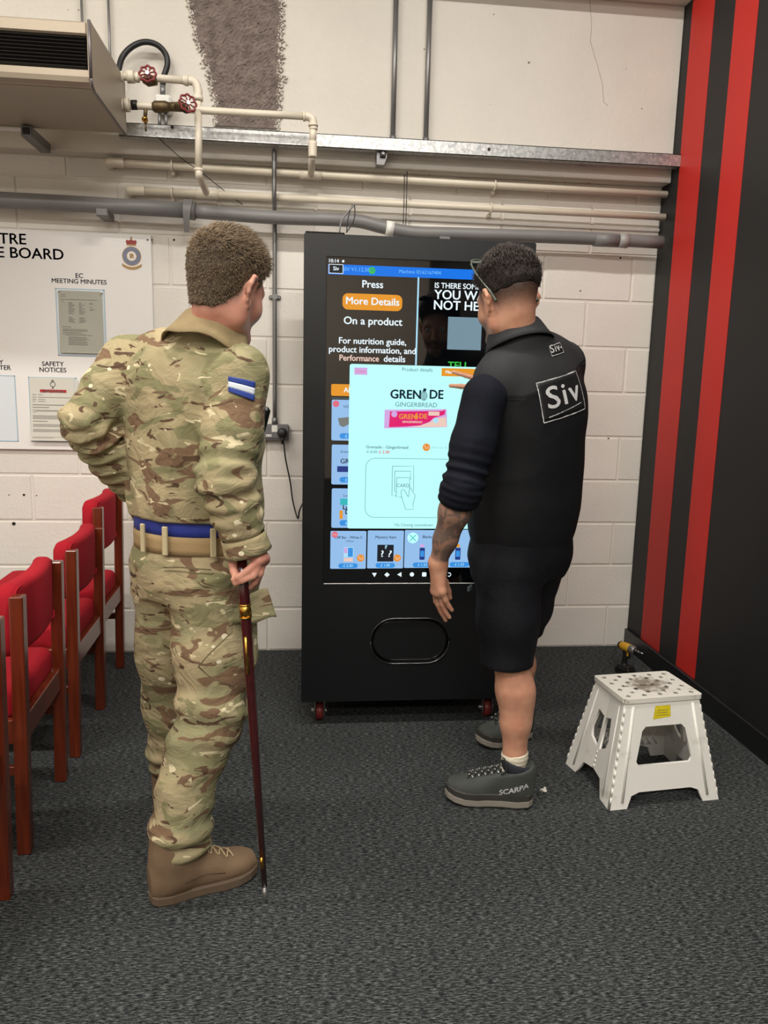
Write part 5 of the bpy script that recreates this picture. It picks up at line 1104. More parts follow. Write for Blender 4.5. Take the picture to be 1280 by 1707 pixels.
        ok = np.nonzero((nr@np.array(A[2])) > -.5)[0]; pick = rng.choice(ok, nst); L = side_len+(top_len-side_len)*sstep(.03, .11, pl[pick, 2]); L = L*rng.uniform(.6, 1.3, nst)
        cd = np.array([hM.to_3x3() @ Vector(comb_dir)])[0]; dn = np.array(hM.to_3x3() @ Vector((0, -.1, -1))); tw = sstep(.04, .10, pl[pick, 2])[:, None]; comb = cd*tw+dn*(1-tw)*1.3
        comb = comb-nr[pick]*np.sum(comb*nr[pick], 1, keepdims=True)*.7
        ms = strands(v[pick]+rng.randn(nst, 3)*.0015, nr[pick], comb, L, .0008, rng)
        so = obj('hair_strands', ms, mat(name+'_strand', light, .4, var=.4, vscale=90, spec=.4), ho, fix=False); so['kind'] = 'stuff'; return ho
    soldier.hairdo = hairdo
    hairdo(hM, me, (86, 73, 57),    .006, .020, [-.12, -.07, -.03, -.012, .03, .06, .10], [-.066, -.062, -.034, .022, .016, .064, .080], (.5, .35, .3), 11000, 'hair', .018, 5, (134, 115, 91))
    for e in (-1, 1):
        c = hM @ Vector((e*.031, .083, .002)); d = (hM.to_3x3() @ Vector((0, 1, 0)))
        eo = MB().lathe([(-.011*math.cos(a), max(.0003, .0115*math.sin(a))) for a in [i*math.pi/8 for i in range(9)]], c, d, 12).build('eye', M_white, t); MB().lathe([(0, .005), (.0012, .004), (.0015, .001)], c+d*.0102, d, 10).build('iris', M_dark, eo)
    # ---- shirt
    s = SDF((-.74, 1.72, .93), (.02, 2.34, 1.56), .0045); big = folds(11, .011, 15, (1, 1, .5)); sm = folds(12, .005, 36, (1, 1, .7))
    dsp = lambda u, L, X, Y, Z: big(u, L, X, Y, Z)+sm(u, L, X, Y, Z)
    cx = lambda x, y: (x*R_[0]+y*R_[1], x*F_[0]+y*F_[1])
    st = []
    for z, (x, y), a, b in ((.955, (-.287, 2.088), .158, .118), (.99, (-.287, 2.086), .176, .134), (1.04, (-.285, 2.078), .184, .142), (1.13, (-.284, 2.066), .182, .138), (1.22, (-.284, 2.052), .186, .134), (1.31, (-.286, 2.040), .190, .126), (1.38, (-.290, 2.030), .180, .110), (1.43, (-.280, 2.026), .142, .092), (1.475, (-.250, 2.020), .088, .074), (1.505, (-.238, 2.008), .066, .060)):
        cu, cv = cx(x, y); st.append((z, cu, cv, a, b))
    s.loft((0, 0, 0), (0, 0, 1), R_, st, .03, 2.3, dsp)
    s.chain([(-.262, 2.03, 1.455), lerp(neck, shR, .55), shR], [.058, .058, .066], .035, None, sm); s.chain([(-.262, 2.03, 1.455), lerp(neck, shL, .55), shL], [.058, .058, .066], .035, None, sm)
    m1, m2 = lerp(shR, elR, .5), lerp(elR, wrR, .55)
    s.chain([shR, m1], [.070, .070], .025, None, dsp); s.cap(m1, elR, .070, .066, .02, None, ring_folds(21, .006, .05, .13, .09)); s.cap(elR, m2, .068, .060, .02, None, ring_folds(22, .007, .045, .03, .09)); s.cap(m2, lerp(elR, wrR, .97), .060, .050, .02, None, ring_folds(23, .005, .04, .05, .06))
    s.chain([shL, lerp(shL, elL, .5)], [.068, .066], .025, None, dsp); s.cap(lerp(shL, elL, .5), elL, .066, .058, .02, None, ring_folds(24, .008, .045, .11, .07)); s.cap(elL, lerp(elL, wrL, .55), .062, .056, .02, None, ring_folds(25, .009, .05, .05, .10)); s.cap(lerp(elL, wrL, .5), lerp(elL, wrL, .95), .055, .042, .02, None, ring_folds(26, .005, .04, .06, .08))
    # chest pocket bulk on the right breast
    s.cap(tuple(Vector((-.18, 2.10, 1.26))+Fv*.035), tuple(Vector((-.18, 2.10, 1.18))+Fv*.035), .05, .05, .03, (F_, .5))
    s.cutr(lerp(elR, wrR, .98), tuple(Vector(wrR)-Vector(elR)), .09); zb = A3(300, 886, 1.975)[2]; sl, X, Y, Z = s.blk(s.lo, s.lo+s.n*s.h); arm = np.minimum(np.sqrt((X-wrL[0])**2+(Y-wrL[1])**2+(Z-wrL[2])**2)-.10, np.sqrt((X-elR[0]-.0)**2+(Y-elR[1])**2)-.085); s.put(sl, np.maximum(Z-(zb+.026), -arm), .004, 'sub')
    me = s.mesh('shirt'); shirt = obj('shirt', me, camo, t); tree = bvh(me)
    # cuff, collar
    ax = (Vector(wrR)-Vector(elR)).normalized(); u_ = ax.cross(Vector((0, 1, 0))).normalized(); v_ = ax.cross(u_); c0 = Vector(lerp(elR, wrR, .90))
    me2 = gridmesh('cuff', lambda a, b: tuple(c0+ax*(b*.045)+(u_*math.cos(a*6.283)+v_*math.sin(a*6.283))*(.052+.005*b+.004*math.sin(a*12.6+1))), 28, 4, True); o = obj('cuff', me2, camo, t); mo = o.modifiers.new('thick', 'SOLIDIFY'); mo.thickness = .003
    nc = Vector((-.228, 1.998, 1.476)); ca = Vector((.32, .40, 1)).normalized(); cr_ = Rv-ca*Rv.dot(ca); cr_.normalize(); cf = ca.cross(cr_); cf = cf if cf.dot(Fv) > 0 else -cf
    def coll(a, b):
        ph = math.radians(115)+a*math.radians(310); dirv = cr_*math.cos(ph)+cf*math.sin(ph)
        prof = [(.070, .0), (.069, .022), (.069, .036), (.073, .039), (.078, .032), (.092, -.006), (.108, -.044)]
        i = min(int(b*6), 5); f = b*6-i; rr = prof[i][0]+(prof[i+1][0]-prof[i][0])*f; zz = prof[i][1]+(prof[i+1][1]-prof[i][1])*f
        return tuple(nc+dirv*rr*(1.0+.06*abs(math.cos(ph)))+ca*(zz+.004*math.sin(ph*5)))
    me2 = gridmesh('collar', coll, 44, 12); o = obj('collar', me2, mat('collar_khaki', (152, 134, 98), .85, var=.12, vscale=30, bump=.4, bscale=500), t); o.modifiers.new('thick', 'SOLIDIFY').thickness = .0035
    # shoulder flash: blue white blue
    M_fb = mat('flash_blue', (30, 58, 140), .7); M_fw = mat('flash_white', (214, 222, 230), .7)
    pc = [A3(383, 627, 1.84), A3(423, 637, 1.87), A3(420, 669, 1.87), A3(382, 653, 1.84)]; dr_ = Vector(at(402, 647, 1.9))-Vector((0, 0, CH))
    dv = Vector((-.35, 1, -.05))
    for i, (a0, a1, mm) in enumerate(((0, .33, M_fb), (.33, .68, M_fw), (.68, 1, M_fb))):
        g_ = lambda a, b: tuple(Vector(lerp(lerp(pc[0], pc[1], a), lerp(pc[3], pc[2], a), a0+(a1-a0)*b)))
        me2 = gridmesh('flash_stripe', g_, 12, 4); drape(me2, tree, dv, .0035); o = obj('shoulder_flash', me2, mm, shirt); o.modifiers.new('thick', 'SOLIDIFY').thickness = .002
    # dark pen pocket edge at the breast
    p = A3(439, 700, 2.03); MB().box((-.012, -.02, -.035), (.012, .02, .035), .008, Matrix.Translation(p) @ Matrix.Rotation(.25, 4, 'Y')).build('breast_pocket_flap', M_blackrub, shirt)
    # ---- belt, waistband, trousers
    def ring(name, z0, z1, grow, m, nu=48, tilt=.0):
        def fn(a, b):
            ph = a*6.283; z = z0+(z1-z0)*b; q = Rv*math.cos(ph)*(.164+grow)+Fv*math.sin(ph)*(.124+grow); return (-.2875+q.x, 2.090+q.y, z+tilt*math.cos(ph))
        o = obj(name, gridmesh(name, fn, nu, 3, True), m, t); o.modifiers.new('thick', 'SOLIDIFY').thickness = .003; return o
    ring('belt', zb-.012, zb+.045, .014, mat('royal_blue_belt', (36, 52, 140), .7, bump=.2, bscale=600)); ring('waistband', zb-.058, zb-.010, .016, mat('tan_waistband', (164, 138, 98), .85, bump=.3, bscale=300))
    for px in (233, 288, 345):
        c = at(px, 900, 1.98); hd = Vector((-.2875, 2.09, c.z)); dd = (Vector((c.x, c.y, c.z))-hd).normalized(); q = hd+dd*(.147+.040*abs(dd.dot(Rv))); MB().box((-.0075, -.004, -.037), (.0075, .004, .037), .002, Matrix.Translation(q+Vector((0, 0, .004))) @ Matrix.Rotation(math.atan2(-dd.x, dd.y), 4, 'Z')).build('belt_loop', mat('belt_loop_khaki', (188, 174, 138), .85), t)
    s = SDF((-.58, 1.78, .04), (.03, 2.52, 1.0), .0045); big = folds(31, .011, 15, (1, 1, 1.2)); sm = folds(32, .0055, 34, (1, 1, 1.3)); dsp = lambda u, L, X, Y, Z: big(u, L, X, Y, Z)+sm(u, L, X, Y, Z)
    st = []
    for z, (x, y), a, b in ((.79, (-.287, 2.10), .165, .125), (.84, (-.287, 2.098), .184, .142), (.89, (-.287, 2.096), .186, .146), (.92, (-.2875, 2.092), .176, .136), (.945, (-.2875, 2.090), .166, .126)):
        cu, cv = cx(x, y); st.append((z, cu, cv, a, b))
    s.loft((0, 0, 0), (0, 0, 1), R_, st, .03, 2.2, sm)
    lr = [A3(352, 985, 2.045), A3(358, 1090, 2.03), A3(351, 1187, 2.0), A3(327, 1256, 1.975), A3(309, 1317, 1.95), A3(301, 1385, 1.935), A3(299, 1418, 1.93)]
    s.chain(lr, [.104, .103, .094, .078, .071, .071, .062], .03, None, lambda u, L, X, Y, Z: dsp(u, L, X, Y, Z)+.006*np.sin(Z*95+wob(41, 18)(X, Y, Z)*2.2)*np.exp(-((Z-.13)/.10)**2)+.007*np.sin(Z*80+wob(42, 12)(X, Y, Z)*2.5)*np.exp(-((Z-.48)/.09)**2))
    ll = [A3(276, 985, 2.15), A3(284, 1090, 2.2), A3(288, 1180, 2.27), A3(289, 1250, 2.32), A3(293, 1312, 2.36)]
    s.chain(ll, [.098, .092, .080, .072, .064], .03, None, lambda u, L, X, Y, Z: dsp(u, L, X, Y, Z)+.006*np.sin(Z*90+wob(43, 18)(X, Y, Z)*2)*np.exp(-((Z-.15)/.12)**2))
    # thigh pocket and knee patch bulk
    pk = A3(412, 1055, 2.02); s.cap((pk[0]-.01, pk[1]+.03, pk[2]+.06), (pk[0]-.01, pk[1]+.03, pk[2]-.05), .045, .045, .02, (R_, .55)); 
    s.cut(A3(300, 1428, 1.93), (-.1, .05, -1)); me = s.mesh('trousers'); tr_ = obj('trousers', me, camo, t); tt = bvh(me)
    # cargo pocket flap standing proud on the right hip
    b0 = A3(398, 1012, 2.0); c = Vector(b0); ex = (Fv*.85+Rv*.3).normalized(); ez = Vector((0, 0, 1)); en = ex.cross(ez)
    def pf(a, b): return tuple(c+ex*(-.06+.13*a)+ez*(.04-.075*b)+Rv*(.020+.020*b*(.5+a))+Vector((0, 0, .004*math.sin(a*9))))
    o = obj('pocket_flap', gridmesh('pocket_flap', pf, 12, 8), camo, tr_); o.modifiers.new('thick', 'SOLIDIFY').thickness = .004
    # back pocket welt, seams laid on the cloth
    M_seam = mat('seam_thread', (112, 100, 72), .9)
    for pts in ([(268, 952), (300, 950), (352, 953)], [(270, 958), (300, 957), (350, 960)], [(330, 1115), (355, 1135), (396, 1154)], [(330, 1115), (350, 1092), (388, 1060)]):
        q = MB().tube(bez([A3(x, y, 1.9) for x, y in pts], 8), .0016, 5); me2 = q.mesh('seam'); drape(me2, tt, Vector((-.1, 1, -.1)), .0006); obj('seam', me2, M_seam, tr_, fix=False)
    # ---- boots
    M_boot = mat('brown_suede', (122, 100, 78), .8, var=.12, vscale=14, bump=.35, bscale=300, spec=.25); M_bsole = mat('brown_rubber_sole', (96, 80, 64), .7); M_lace = mat('tan_lace', (172, 150, 116), .8)
    def boot(O, d, L, lab):
        s, P = boot_field(O, d, L, .20, .15, wide=1.08); b = obj('boot', s.mesh('boot'), M_boot, t); b['label'] = lab
        sole_mesh(P, .0, .026, 1.04, .012).build('sole', M_bsole, b); bt = bvh(b.data)
        for side in (-1, 1):
            q = MB().tube([P(x, side*.08, z) for x, z in ((.03, .055), (.08, .060), (.14, .064), (.19, .052))], .0012, 5); me2 = q.mesh('seam'); drape(me2, bt, -Vector(P(0, side, 0))+Vector(P(0, 0, 0)), .0004); obj('seam', me2, M_bsole, b, fix=False)
        for k in range(5):
            x = .115+.022*k; z0 = [bt.ray_cast(Vector(P(x, y, .3)), Vector((0, 0, -1)))[0] for y in (-.020, .020)]
            z1 = [bt.ray_cast(Vector(P(x+.018, y, .3)), Vector((0, 0, -1)))[0] for y in (-.020, .020)]
            for a, c_ in ((z0[0], z1[1]), (z0[1], z1[0])):
                if a and c_: mid = (a+c_)/2+Vector((0, 0, .010)); MB().tube(bez([a+Vector((0, 0, .001)), mid, c_+Vector((0, 0, .001))], 4), .0025, 6).build('lace', M_lace, b)
            for a in z0:
                if a: MB().lathe([(0, .004), (.003, .0035), (.004, .001)], a, (0, 0, 1), 8).build('eyelet', M_lace, b)
    boot((-.398, 1.890, 0), (.911, .413, 0), .298, 'brown suede boot'); boot((-.44, 2.30, 0), (.30, .95, 0), .298, 'brown suede boot, mostly hidden')
soldier()
# ---- pace stick
M_mah = mat('polished_mahogany', (62, 18, 20), .22, var=.15, vscale=40, coat=.5)
b0, b1 = Vector((-.091, 1.869, 0)), at(403, 933, 1.862); ax = (b1-b0); PS = lambda f: b0+ax*f
t = thing('pace_stick', tuple(b0), 'dark polished wooden pace stick with brass fittings held upright', 'stick')
MB().tube([PS(.045), PS(.5), PS(.90), PS(1.0)], [.0075, .0115, .0135, .0125], 14).build('shaft', M_mah, t); MB().tube([PS(0), PS(.05)], [.0035, .0078], 12).build('tip', M_zinc, t)
MB().tube([PS(.842), PS(.882)], [.0150, .0150], 14).build('brass_collar', M_brass, t)
for f in (.845, .879): MB().tube([PS(f-.002), PS(f+.002)], [.0160, .0160], 14).build('collar_rim', M_brass, t)
a = PS(.70); d = Vector((-.2, -1, 0)).normalized()
q = MB(); c0, c1 = PS(.69)+d*.0125, PS(.795)+d*.0130; q.tube([c0, c1], .0045, 8); q.build('brass_plate', M_brass, t)
c0, c1 = PS(.115)+d*.0075, PS(.15)+d*.0082; MB().tube([c0, (c0+c1)/2+d*.003, c1], [.005, .006, .005], 8).build('brass_clip', M_brass, t)
# ------------------------------------------------------------------ person in dark work clothes
def worker():
    R_ = V3(.857, .515, 0); F_ = V3(-.515, .857, 0); Fv, Rv = Vector((-.515, .857, 0)), Vector((.857, .515, 0))
    t = thing('person', (.72, 2.42, 0), 'person in black vest and shorts tapping the screen, left arm hanging', 'person')
    skin = skin_mat('tanned_skin', (200, 150, 124), (38, 32, 30), tattoo=True)
    hM = frame_of((.610, 2.336, 1.622), (-.42, .906, 0), tilt=math.radians(10), roll=math.radians(-4))
    shL, shR = A3(808, 662, 2.25), A3(936, 606, 2.47); elL, wrL = A3(770, 815, 2.20), A3(731, 934, 2.27)
    elR, wrR = (.89, 2.70, 1.22), (.665, 2.815, 1.345)
    neck = (.655, 2.345, 1.485); pel = (.715, 2.42, .88)
    hipL, hipR = (.640, 2.375, .84), (.795, 2.465, .84); knL, anL = A3(852, 1098, 2.335), A3(858, 1258, 2.315); knR, anR = (.792, 2.63, .46), (.862, 2.785, .12)
    s = SDF((.34, 2.06, .02), (1.08, 2.96, 1.82), .004); head(s, hM); w_ = lambda *p: tuple(hM @ Vector(p))
    s.cap(w_(0, -.032, -.045), (.655, 2.338, 1.43), .056, .056, .03); s.cap(w_(0, .01, -.085), (.64, 2.37, 1.44), .040, .040, .03)
    s.chain([neck, (.70, 2.37, 1.27), (.71, 2.39, 1.05), pel], [.045, .095, .10, .11], .05, (R_, 1.25)); s.chain([shL, (.68, 2.35, 1.41), shR], [.040, .040, .040], .03)
    s.chain([shL, elL], [.045, .042], .02); s.chain([elL, lerp(elL, wrL, .3), lerp(elL, wrL, .7), wrL], [.045, .046, .035, .0265], .02); s.chain([shR, elR, wrR], [.045, .042, .027], .02)
    s.chain([hipL, knL], [.078, .058], .03); s.chain([knL, A3(857, 1150, 2.325), A3(859, 1205, 2.318), anL, A3(850, 1310, 2.32)], [.057, .0585, .048, .0365, .036], .02)
    cf = Vector(A3(868, 1165, 2.325)); s.ell(tuple(cf), [V3(1, 0, 0), V3(0, 1, 0), V3(0, 0, 1)], (.042, .046, .085), .03)
    s.chain([hipR, knR], [.078, .056], .03); s.chain([knR, lerp(knR, anR, .35), anR, (.855, 2.785, .05)], [.055, .056, .038, .036], .02)
    s.cap(A3(850, 1310, 2.32), A3(790, 1325, 2.34), .034, .026, .02)
    # left hand hanging
    k_ = [A3(724, 984, 2.300), A3(728, 988, 2.284), A3(733, 989, 2.266), A3(738, 986, 2.250)]
    tp = [[A3(727, 1003, 2.312), A3(734, 1018, 2.322), A3(740, 1028, 2.326)], [A3(731, 1008, 2.292), A3(737, 1023, 2.300), A3(743, 1034, 2.304)], [A3(737, 1007, 2.274), A3(743, 1020, 2.280), A3(749, 1029, 2.284)], [A3(743, 1001, 2.256), A3(748, 1010, 2.262), A3(753, 1017, 2.266)]]
    hand(s, A3(730, 940, 2.272), k_, tp, [A3(733, 957, 2.295), A3(742, 970, 2.318), A3(747, 985, 2.328), A3(750, 997, 2.332)], .028)
    # right hand: index and thumb at the screen, others curled
    W = wrR; k2 = [(.636, 2.842, 1.398), (.642, 2.856, 1.382), (.648, 2.866, 1.364), (.655, 2.872, 1.346)]
    ti = A3(755, 620, 2.904); th = A3(751, 643, 2.888)
    tp2 = [[lerp(k2[0], ti, .45), lerp(k2[0], ti, .75), ti]]+[[(k[0]-.024, k[1]+.022, k[2]-.006), (k[0]-.018, k[1]+.024, k[2]-.028), (k[0]+.002, k[1]+.012, k[2]-.030)] for k in k2[1:]]
    hand(s, W, k2, tp2, [(.648, 2.828, 1.362), (.628, 2.845, 1.366), lerp((.628, 2.845, 1.366), th, .55), th], .026)
    me = s.mesh('body'); v = verts(me); p = to_local(hM, v); hx, hz = [-.12, -.07, -.03, -.012, .03, .06, .10], [.022, .014, .012, .030, .030, .060, .074]
    hl = np.interp(p[:, 1], hx, hz); hm = (p[:, 2] > -.14)*(np.abs(p[:, 0]) < .11)*(np.abs(p[:, 1]) < .13)
    fade = sstep(-.085, .010, p[:, 2]-hl+.0)*sstep(.10, .02, p[:, 1]-.02); beard = sstep(.0, .05, p[:, 1])*sstep(-.030, -.062, p[:, 2])*.75
    vattr(me, 'stubble', np.clip(np.maximum(fade**1.1, beard), 0, 1)*hm*sstep(.078, .073, np.abs(p[:, 0])))
    a, b = np.array(elL), np.array(wrL); tt = ((v-a)@(b-a))/((b-a)@(b-a)); dd = np.linalg.norm(v-(a+tt[:, None]*(b-a)), axis=1); vattr(me, 'ink', (dd < .075)*sstep(-.3, 0, tt)*sstep(.99, .93, tt))
    obj('body', me, skin, t)
    # hair
    ho = soldier.hairdo(hM, me, (40, 33, 30), .004, .018, hx, [q+.008 for q in hz], (-.2, -.3, .55), 6500, 'dark_hair', .026, 9, (58, 48, 43)); ho.parent = None; adopt(ho, t)
    for e in (-1, 1):
        c = hM @ Vector((e*.031, .083, .002)); d = (hM.to_3x3() @ Vector((0, 1, 0)))
        eo = MB().lathe([(-.011*math.cos(a_), max(.0003, .0115*math.sin(a_))) for a_ in [i*math.pi/8 for i in range(9)]], c, d, 12).build('eye', M_white, t); MB().lathe([(0, .005), (.0012, .004), (.0015, .001)], c+d*.0102, d, 10).build('iris', M_dark, eo)
    # ---- long-sleeved top, sleeves pushed up
    M_top = mat('navy_jersey', (15, 18, 28), .85, bump=.4, bscale=60, spec=.2)
    s = SDF((.36, 2.08, .88), (1.06, 2.90, 1.52), .005); sm = folds(61, .003, 36); rf = ring_folds(62, .006, .030, .16, .07)
    s.chain([shL, lerp(shL, elL, .55)], [.066, .064], .02, None, sm); s.cap(lerp(shL, elL, .5), lerp(elL, wrL, .06), .064, .061, .02, None, ring_folds(63, .006, .028, .10, .06)); s.cap(lerp(elL, wrL, -.02), lerp(elL, wrL, .16), .060, .057, .015, None, ring_folds(64, .004, .022, .02, .05))
    s.chain([shR, elR], [.060, .058], .02, None, sm); s.cap(elR, lerp(elR, wrR, .3), .058, .052, .02, None, rf); s.chain([shL, (.66, 2.35, 1.40), shR], [.05, .07, .05], .03)
    s.cutr(lerp(elL, wrL, .20), tuple(Vector(wrL)-Vector(elL)+Vector((.02, 0, .0))), .12); s.cutr(lerp(elR, wrR, .38), tuple(Vector(wrR)-Vector(elR)), .10)
    obj('jersey', s.mesh('jersey'), M_top, t)
    # ---- vest
    M_vest = mat('black_softshell', (17, 18, 21), .7, bump=.25, bscale=500, spec=.3); M_yoke = mat('charcoal_softshell', (42, 43, 45), .75, bump=.2, bscale=600, spec=.3)
    s = SDF((.36, 2.06, .80), (1.06, 2.72, 1.58), .0045); big = folds(71, .006, 14, (1, 1, .5)); sm = folds(72, .002, 34); dsp = lambda u, L, X, Y, Z: big(u, L, X, Y, Z)*(1-.7*sstep(1.22, 1.32, Z))+sm(u, L, X, Y, Z)*.6
    cx = lambda x, y: (x*R_[0]+y*R_[1], x*F_[0]+y*F_[1]); st = []
    for z, (x, y), a, b in ((.865, (.722, 2.425), .172, .142), (.90, (.722, 2.423), .182, .152), (.97, (.722, 2.415), .192, .156), (1.08, (.722, 2.402), .192, .152), (1.20, (.720, 2.388), .194, .146), (1.30, (.716, 2.376), .200, .138), (1.37, (.708, 2.366), .198, .124), (1.43, (.696, 2.356), .162, .106), (1.48, (.676, 2.350), .112, .090), (1.525, (.658, 2.344), .090, .086)):
        cu, cv = cx(x, y); st.append((z, cu, cv, a, b))
    s.loft((0, 0, 0), (0, 0, 1), R_, st, .02, 2.35, dsp)
    s.chain([(.66, 2.347, 1.48), lerp(neck, shR, .6), lerp(neck, shR, 1.02)], [.055, .066, .074], .06); s.chain([(.66, 2.347, 1.475), lerp(neck, shL, .5), lerp(neck, shL, .66)], [.055, .060, .066], .035)
    # arm holes
    me = s.mesh('vest'); vv = verts(me); pc = np.array([p_.center for p_ in me.polygons]); zl = 1.395+.36*np.clip((pc[:, 0]-.70)*R_[0]+(pc[:, 1]-2.37)*R_[1], -.14, .2)
    me.materials.append(M_vest); me.materials.append(M_yoke); me.polygons.foreach_set('material_index', (pc[:, 2] > zl).astype(np.int32)); vest = obj('vest', me, None, t); tree = bvh(me)
    fwd = Fv*.97+Vector((0, 0, -.05))
    def bp_(u_, z, d_=.30): return Vector((.70, 2.37, 0))+Rv*u_-Fv*d_+Vector((0, 0, z))
    q = MB().tube([bp_(u_, 1.395+.36*max(-.14, u_)) for u_ in [i*.01-.2 for i in range(41)]], .0022, 6); m2 = q.mesh('yoke_piping'); drape(m2, tree, fwd, .0015); obj('yoke_piping', m2, M_blackrub, vest, fix=False)
    M_logo = mat('silver_print', (205, 205, 206), .5); M_field = mat('logo_black_field', (16, 16, 18), .6)
    def logo(u0, z0, wd, ht, rot, txt, size, wl, extra=False):
        Mr = Matrix(((Rv.x, 0, Fv.x, 0), (Rv.y, 0, Fv.y, 0), (0, 1, 0, 0), (0, 0, 0, 1))); L_ = lambda x, y: Vector(bp_(u0, z0))+Rv*(x*math.cos(rot)-y*math.sin(rot))+Vector((0, 0, x*math.sin(rot)+y*math.cos(rot)))
        g_ = gridmesh('logo_field', lambda a, b: tuple(L_((a-.5)*wd, (b-.5)*ht)), 16, 10); drape(g_, tree, fwd, .001); fo = obj('logo_field', g_, M_field, vest); fo.modifiers.new('thick', 'SOLIDIFY').thickness = .0008
        c4 = [(-.5, -.5), (.5, -.5), (.5, .5), (-.5, .5)]; pts = []
        for (a, b), (c, d) in zip(c4, c4[1:]+c4[:1]): pts += [L_((a+(c-a)*k/14)*wd, (b+(d-b)*k/14)*ht) for k in range(14)]
        m3 = MB().tube(pts+[pts[0]], wl, 5).mesh('logo_frame'); drape(m3, tree, fwd, .0022); obj('logo_frame', m3, M_logo, vest, fix=False)
        tm = text_mesh(txt, size, .012, spacing=1.12); bm = bmesh.new(); bm.from_mesh(tm); bmesh.ops.triangulate(bm, faces=bm.faces); bmesh.ops.subdivide_edges(bm, edges=[e for e in bm.edges if e.calc_length() > .012], cuts=2, use_grid_fill=False); bm.to_mesh(tm); bm.free()
        for v_ in tm.vertices: v_.co = L_(v_.co.x*1.38, v_.co.y+.004)
        drape(tm, tree, fwd, .0026); tm.materials.clear(); obj('logo_lettering', tm, M_logo, vest, fix=False)
        if extra:
            pts = [L_((-.40+.8*k/14)*wd, (-.40)*ht+.012*(k/14)) for k in range(15)]; m3 = MB().tube(pts, .0012, 5).mesh('logo_underline'); drape(m3, tree, fwd, .0024); obj('logo_underline', m3, M_logo, vest, fix=False)
    logo(.008, 1.356, .195, .118, .22, 'Siv', .092, .0016, True); logo(.012, 1.497, .072, .030, .22, 'Siv-', .033, .0010)
    # collar
    nc = Vector((.648, 2.342, 1.512)); ca = Vector((-.24, .36, 1)).normalized(); cr_ = Rv-ca*Rv.dot(ca); cr_.normalize(); cf_ = ca.cross(cr_); cf_ = cf_ if cf_.dot(Fv) > 0 else -cf_
    def coll(a, b):
        ph = math.radians(112)+a*math.radians(316); dirv = cr_*math.cos(ph)+cf_*math.sin(ph); prof = [(.072, .0), (.072, .02), (.073, .040), (.077, .044), (.082, .034), (.092, .006), (.104, -.024)]
        i = min(int(b*6), 5); f = b*6-i; rr = prof[i][0]+(prof[i+1][0]-prof[i][0])*f; zz = prof[i][1]+(prof[i+1][1]-prof[i][1])*f
        return tuple(nc+dirv*rr*(1+.05*abs(math.cos(ph)))+ca*zz)
    o = obj('collar', gridmesh('collar', coll, 44, 12), M_yoke, t); o.modifiers.new('thick', 'SOLIDIFY').thickness = .004
    # ---- shorts
    M_short = mat('black_ripstop', (14, 15, 21), .75, bump=.3, bscale=80, spec=.25)
    s = SDF((.44, 2.12, .40), (1.06, 2.86, 1.0), .005); big = folds(81, .006, 15, (1, 1, 1.1)); sm = folds(82, .0025, 36); dsp = lambda u, L, X, Y, Z: big(u, L, X, Y, Z)+sm(u, L, X, Y, Z); st = []
    for z, (x, y), a, b in ((.76, (.715, 2.43), .165, .125), (.82, (.718, 2.428), .184, .146), (.87, (.72, 2.425), .180, .146), (.95, (.72, 2.42), .165, .132)):
        cu, cv = cx(x, y); st.append((z, cu, cv, a, b))
    s.loft((0, 0, 0), (0, 0, 1), R_, st, .03, 2.2, sm)
    l1 = [A3(848, 960, 2.37), A3(848, 1030, 2.35), A3(845, 1102, 2.335)]; s.chain(l1, [.112, .098, .082], .03, None, dsp); s.cap(A3(845, 1098, 2.335), A3(845, 1112, 2.335), .081, .080, .01, None, sm)
    s.chain([(.785, 2.47, .80), (.785, 2.55, .62), (.792, 2.63, .50)], [.106, .092, .080], .03, None, dsp)
    s.cut(A3(845, 1107, 2.335), (.03, 0, -1)); me = s.mesh('shorts'); sh = obj('shorts', me, M_short, t)
    q = Vector(A3(783, 980, 2.36)); MB().box((-.004, -.018, -.010), (.004, .018, .008), .003, Matrix.Translation(q) @ Matrix.Rotation(-.5, 4, 'Z')).build('pocket_tab', mat('grey_green_tab', (66, 76, 76), .7), sh)
    # ---- socks and boots
    M_sock = mat('cream_sock', (222, 214, 192), .9, bump=.5, bscale=260, stretch=(1, 1, 3)); M_bu = mat('grey_nubuck', (64, 68, 64), .85, var=.15, vscale=18, bump=.3, bscale=300); M_rand = mat('dark_rand', (54, 52, 48), .6); M_mid = mat('grey_midsole', (138, 132, 122), .6); M_out = mat('black_outsole', (22, 22, 22), .7); M_cuffb = mat('navy_boot_cuff', (30, 33, 42), .85)
    M_lace2 = mat('flecked_lace', (30, 30, 30), .8); M_fleck = mat('lace_fleck', (190, 190, 186), .7)
    s = SDF((.56, 2.18, .05), (.86, 2.46, .30), .004); s.chain([lerp(anL, knL, .18), anL, A3(852, 1300, 2.318)], [.044, .0405, .041], .015, None, lambda u, L, X, Y, Z: .0012*np.sin(Z*420)); s.cut(A3(858, 1252, 2.315), (-.15, 0, 1)); obj('sock', s.mesh('sock'), M_sock, t)
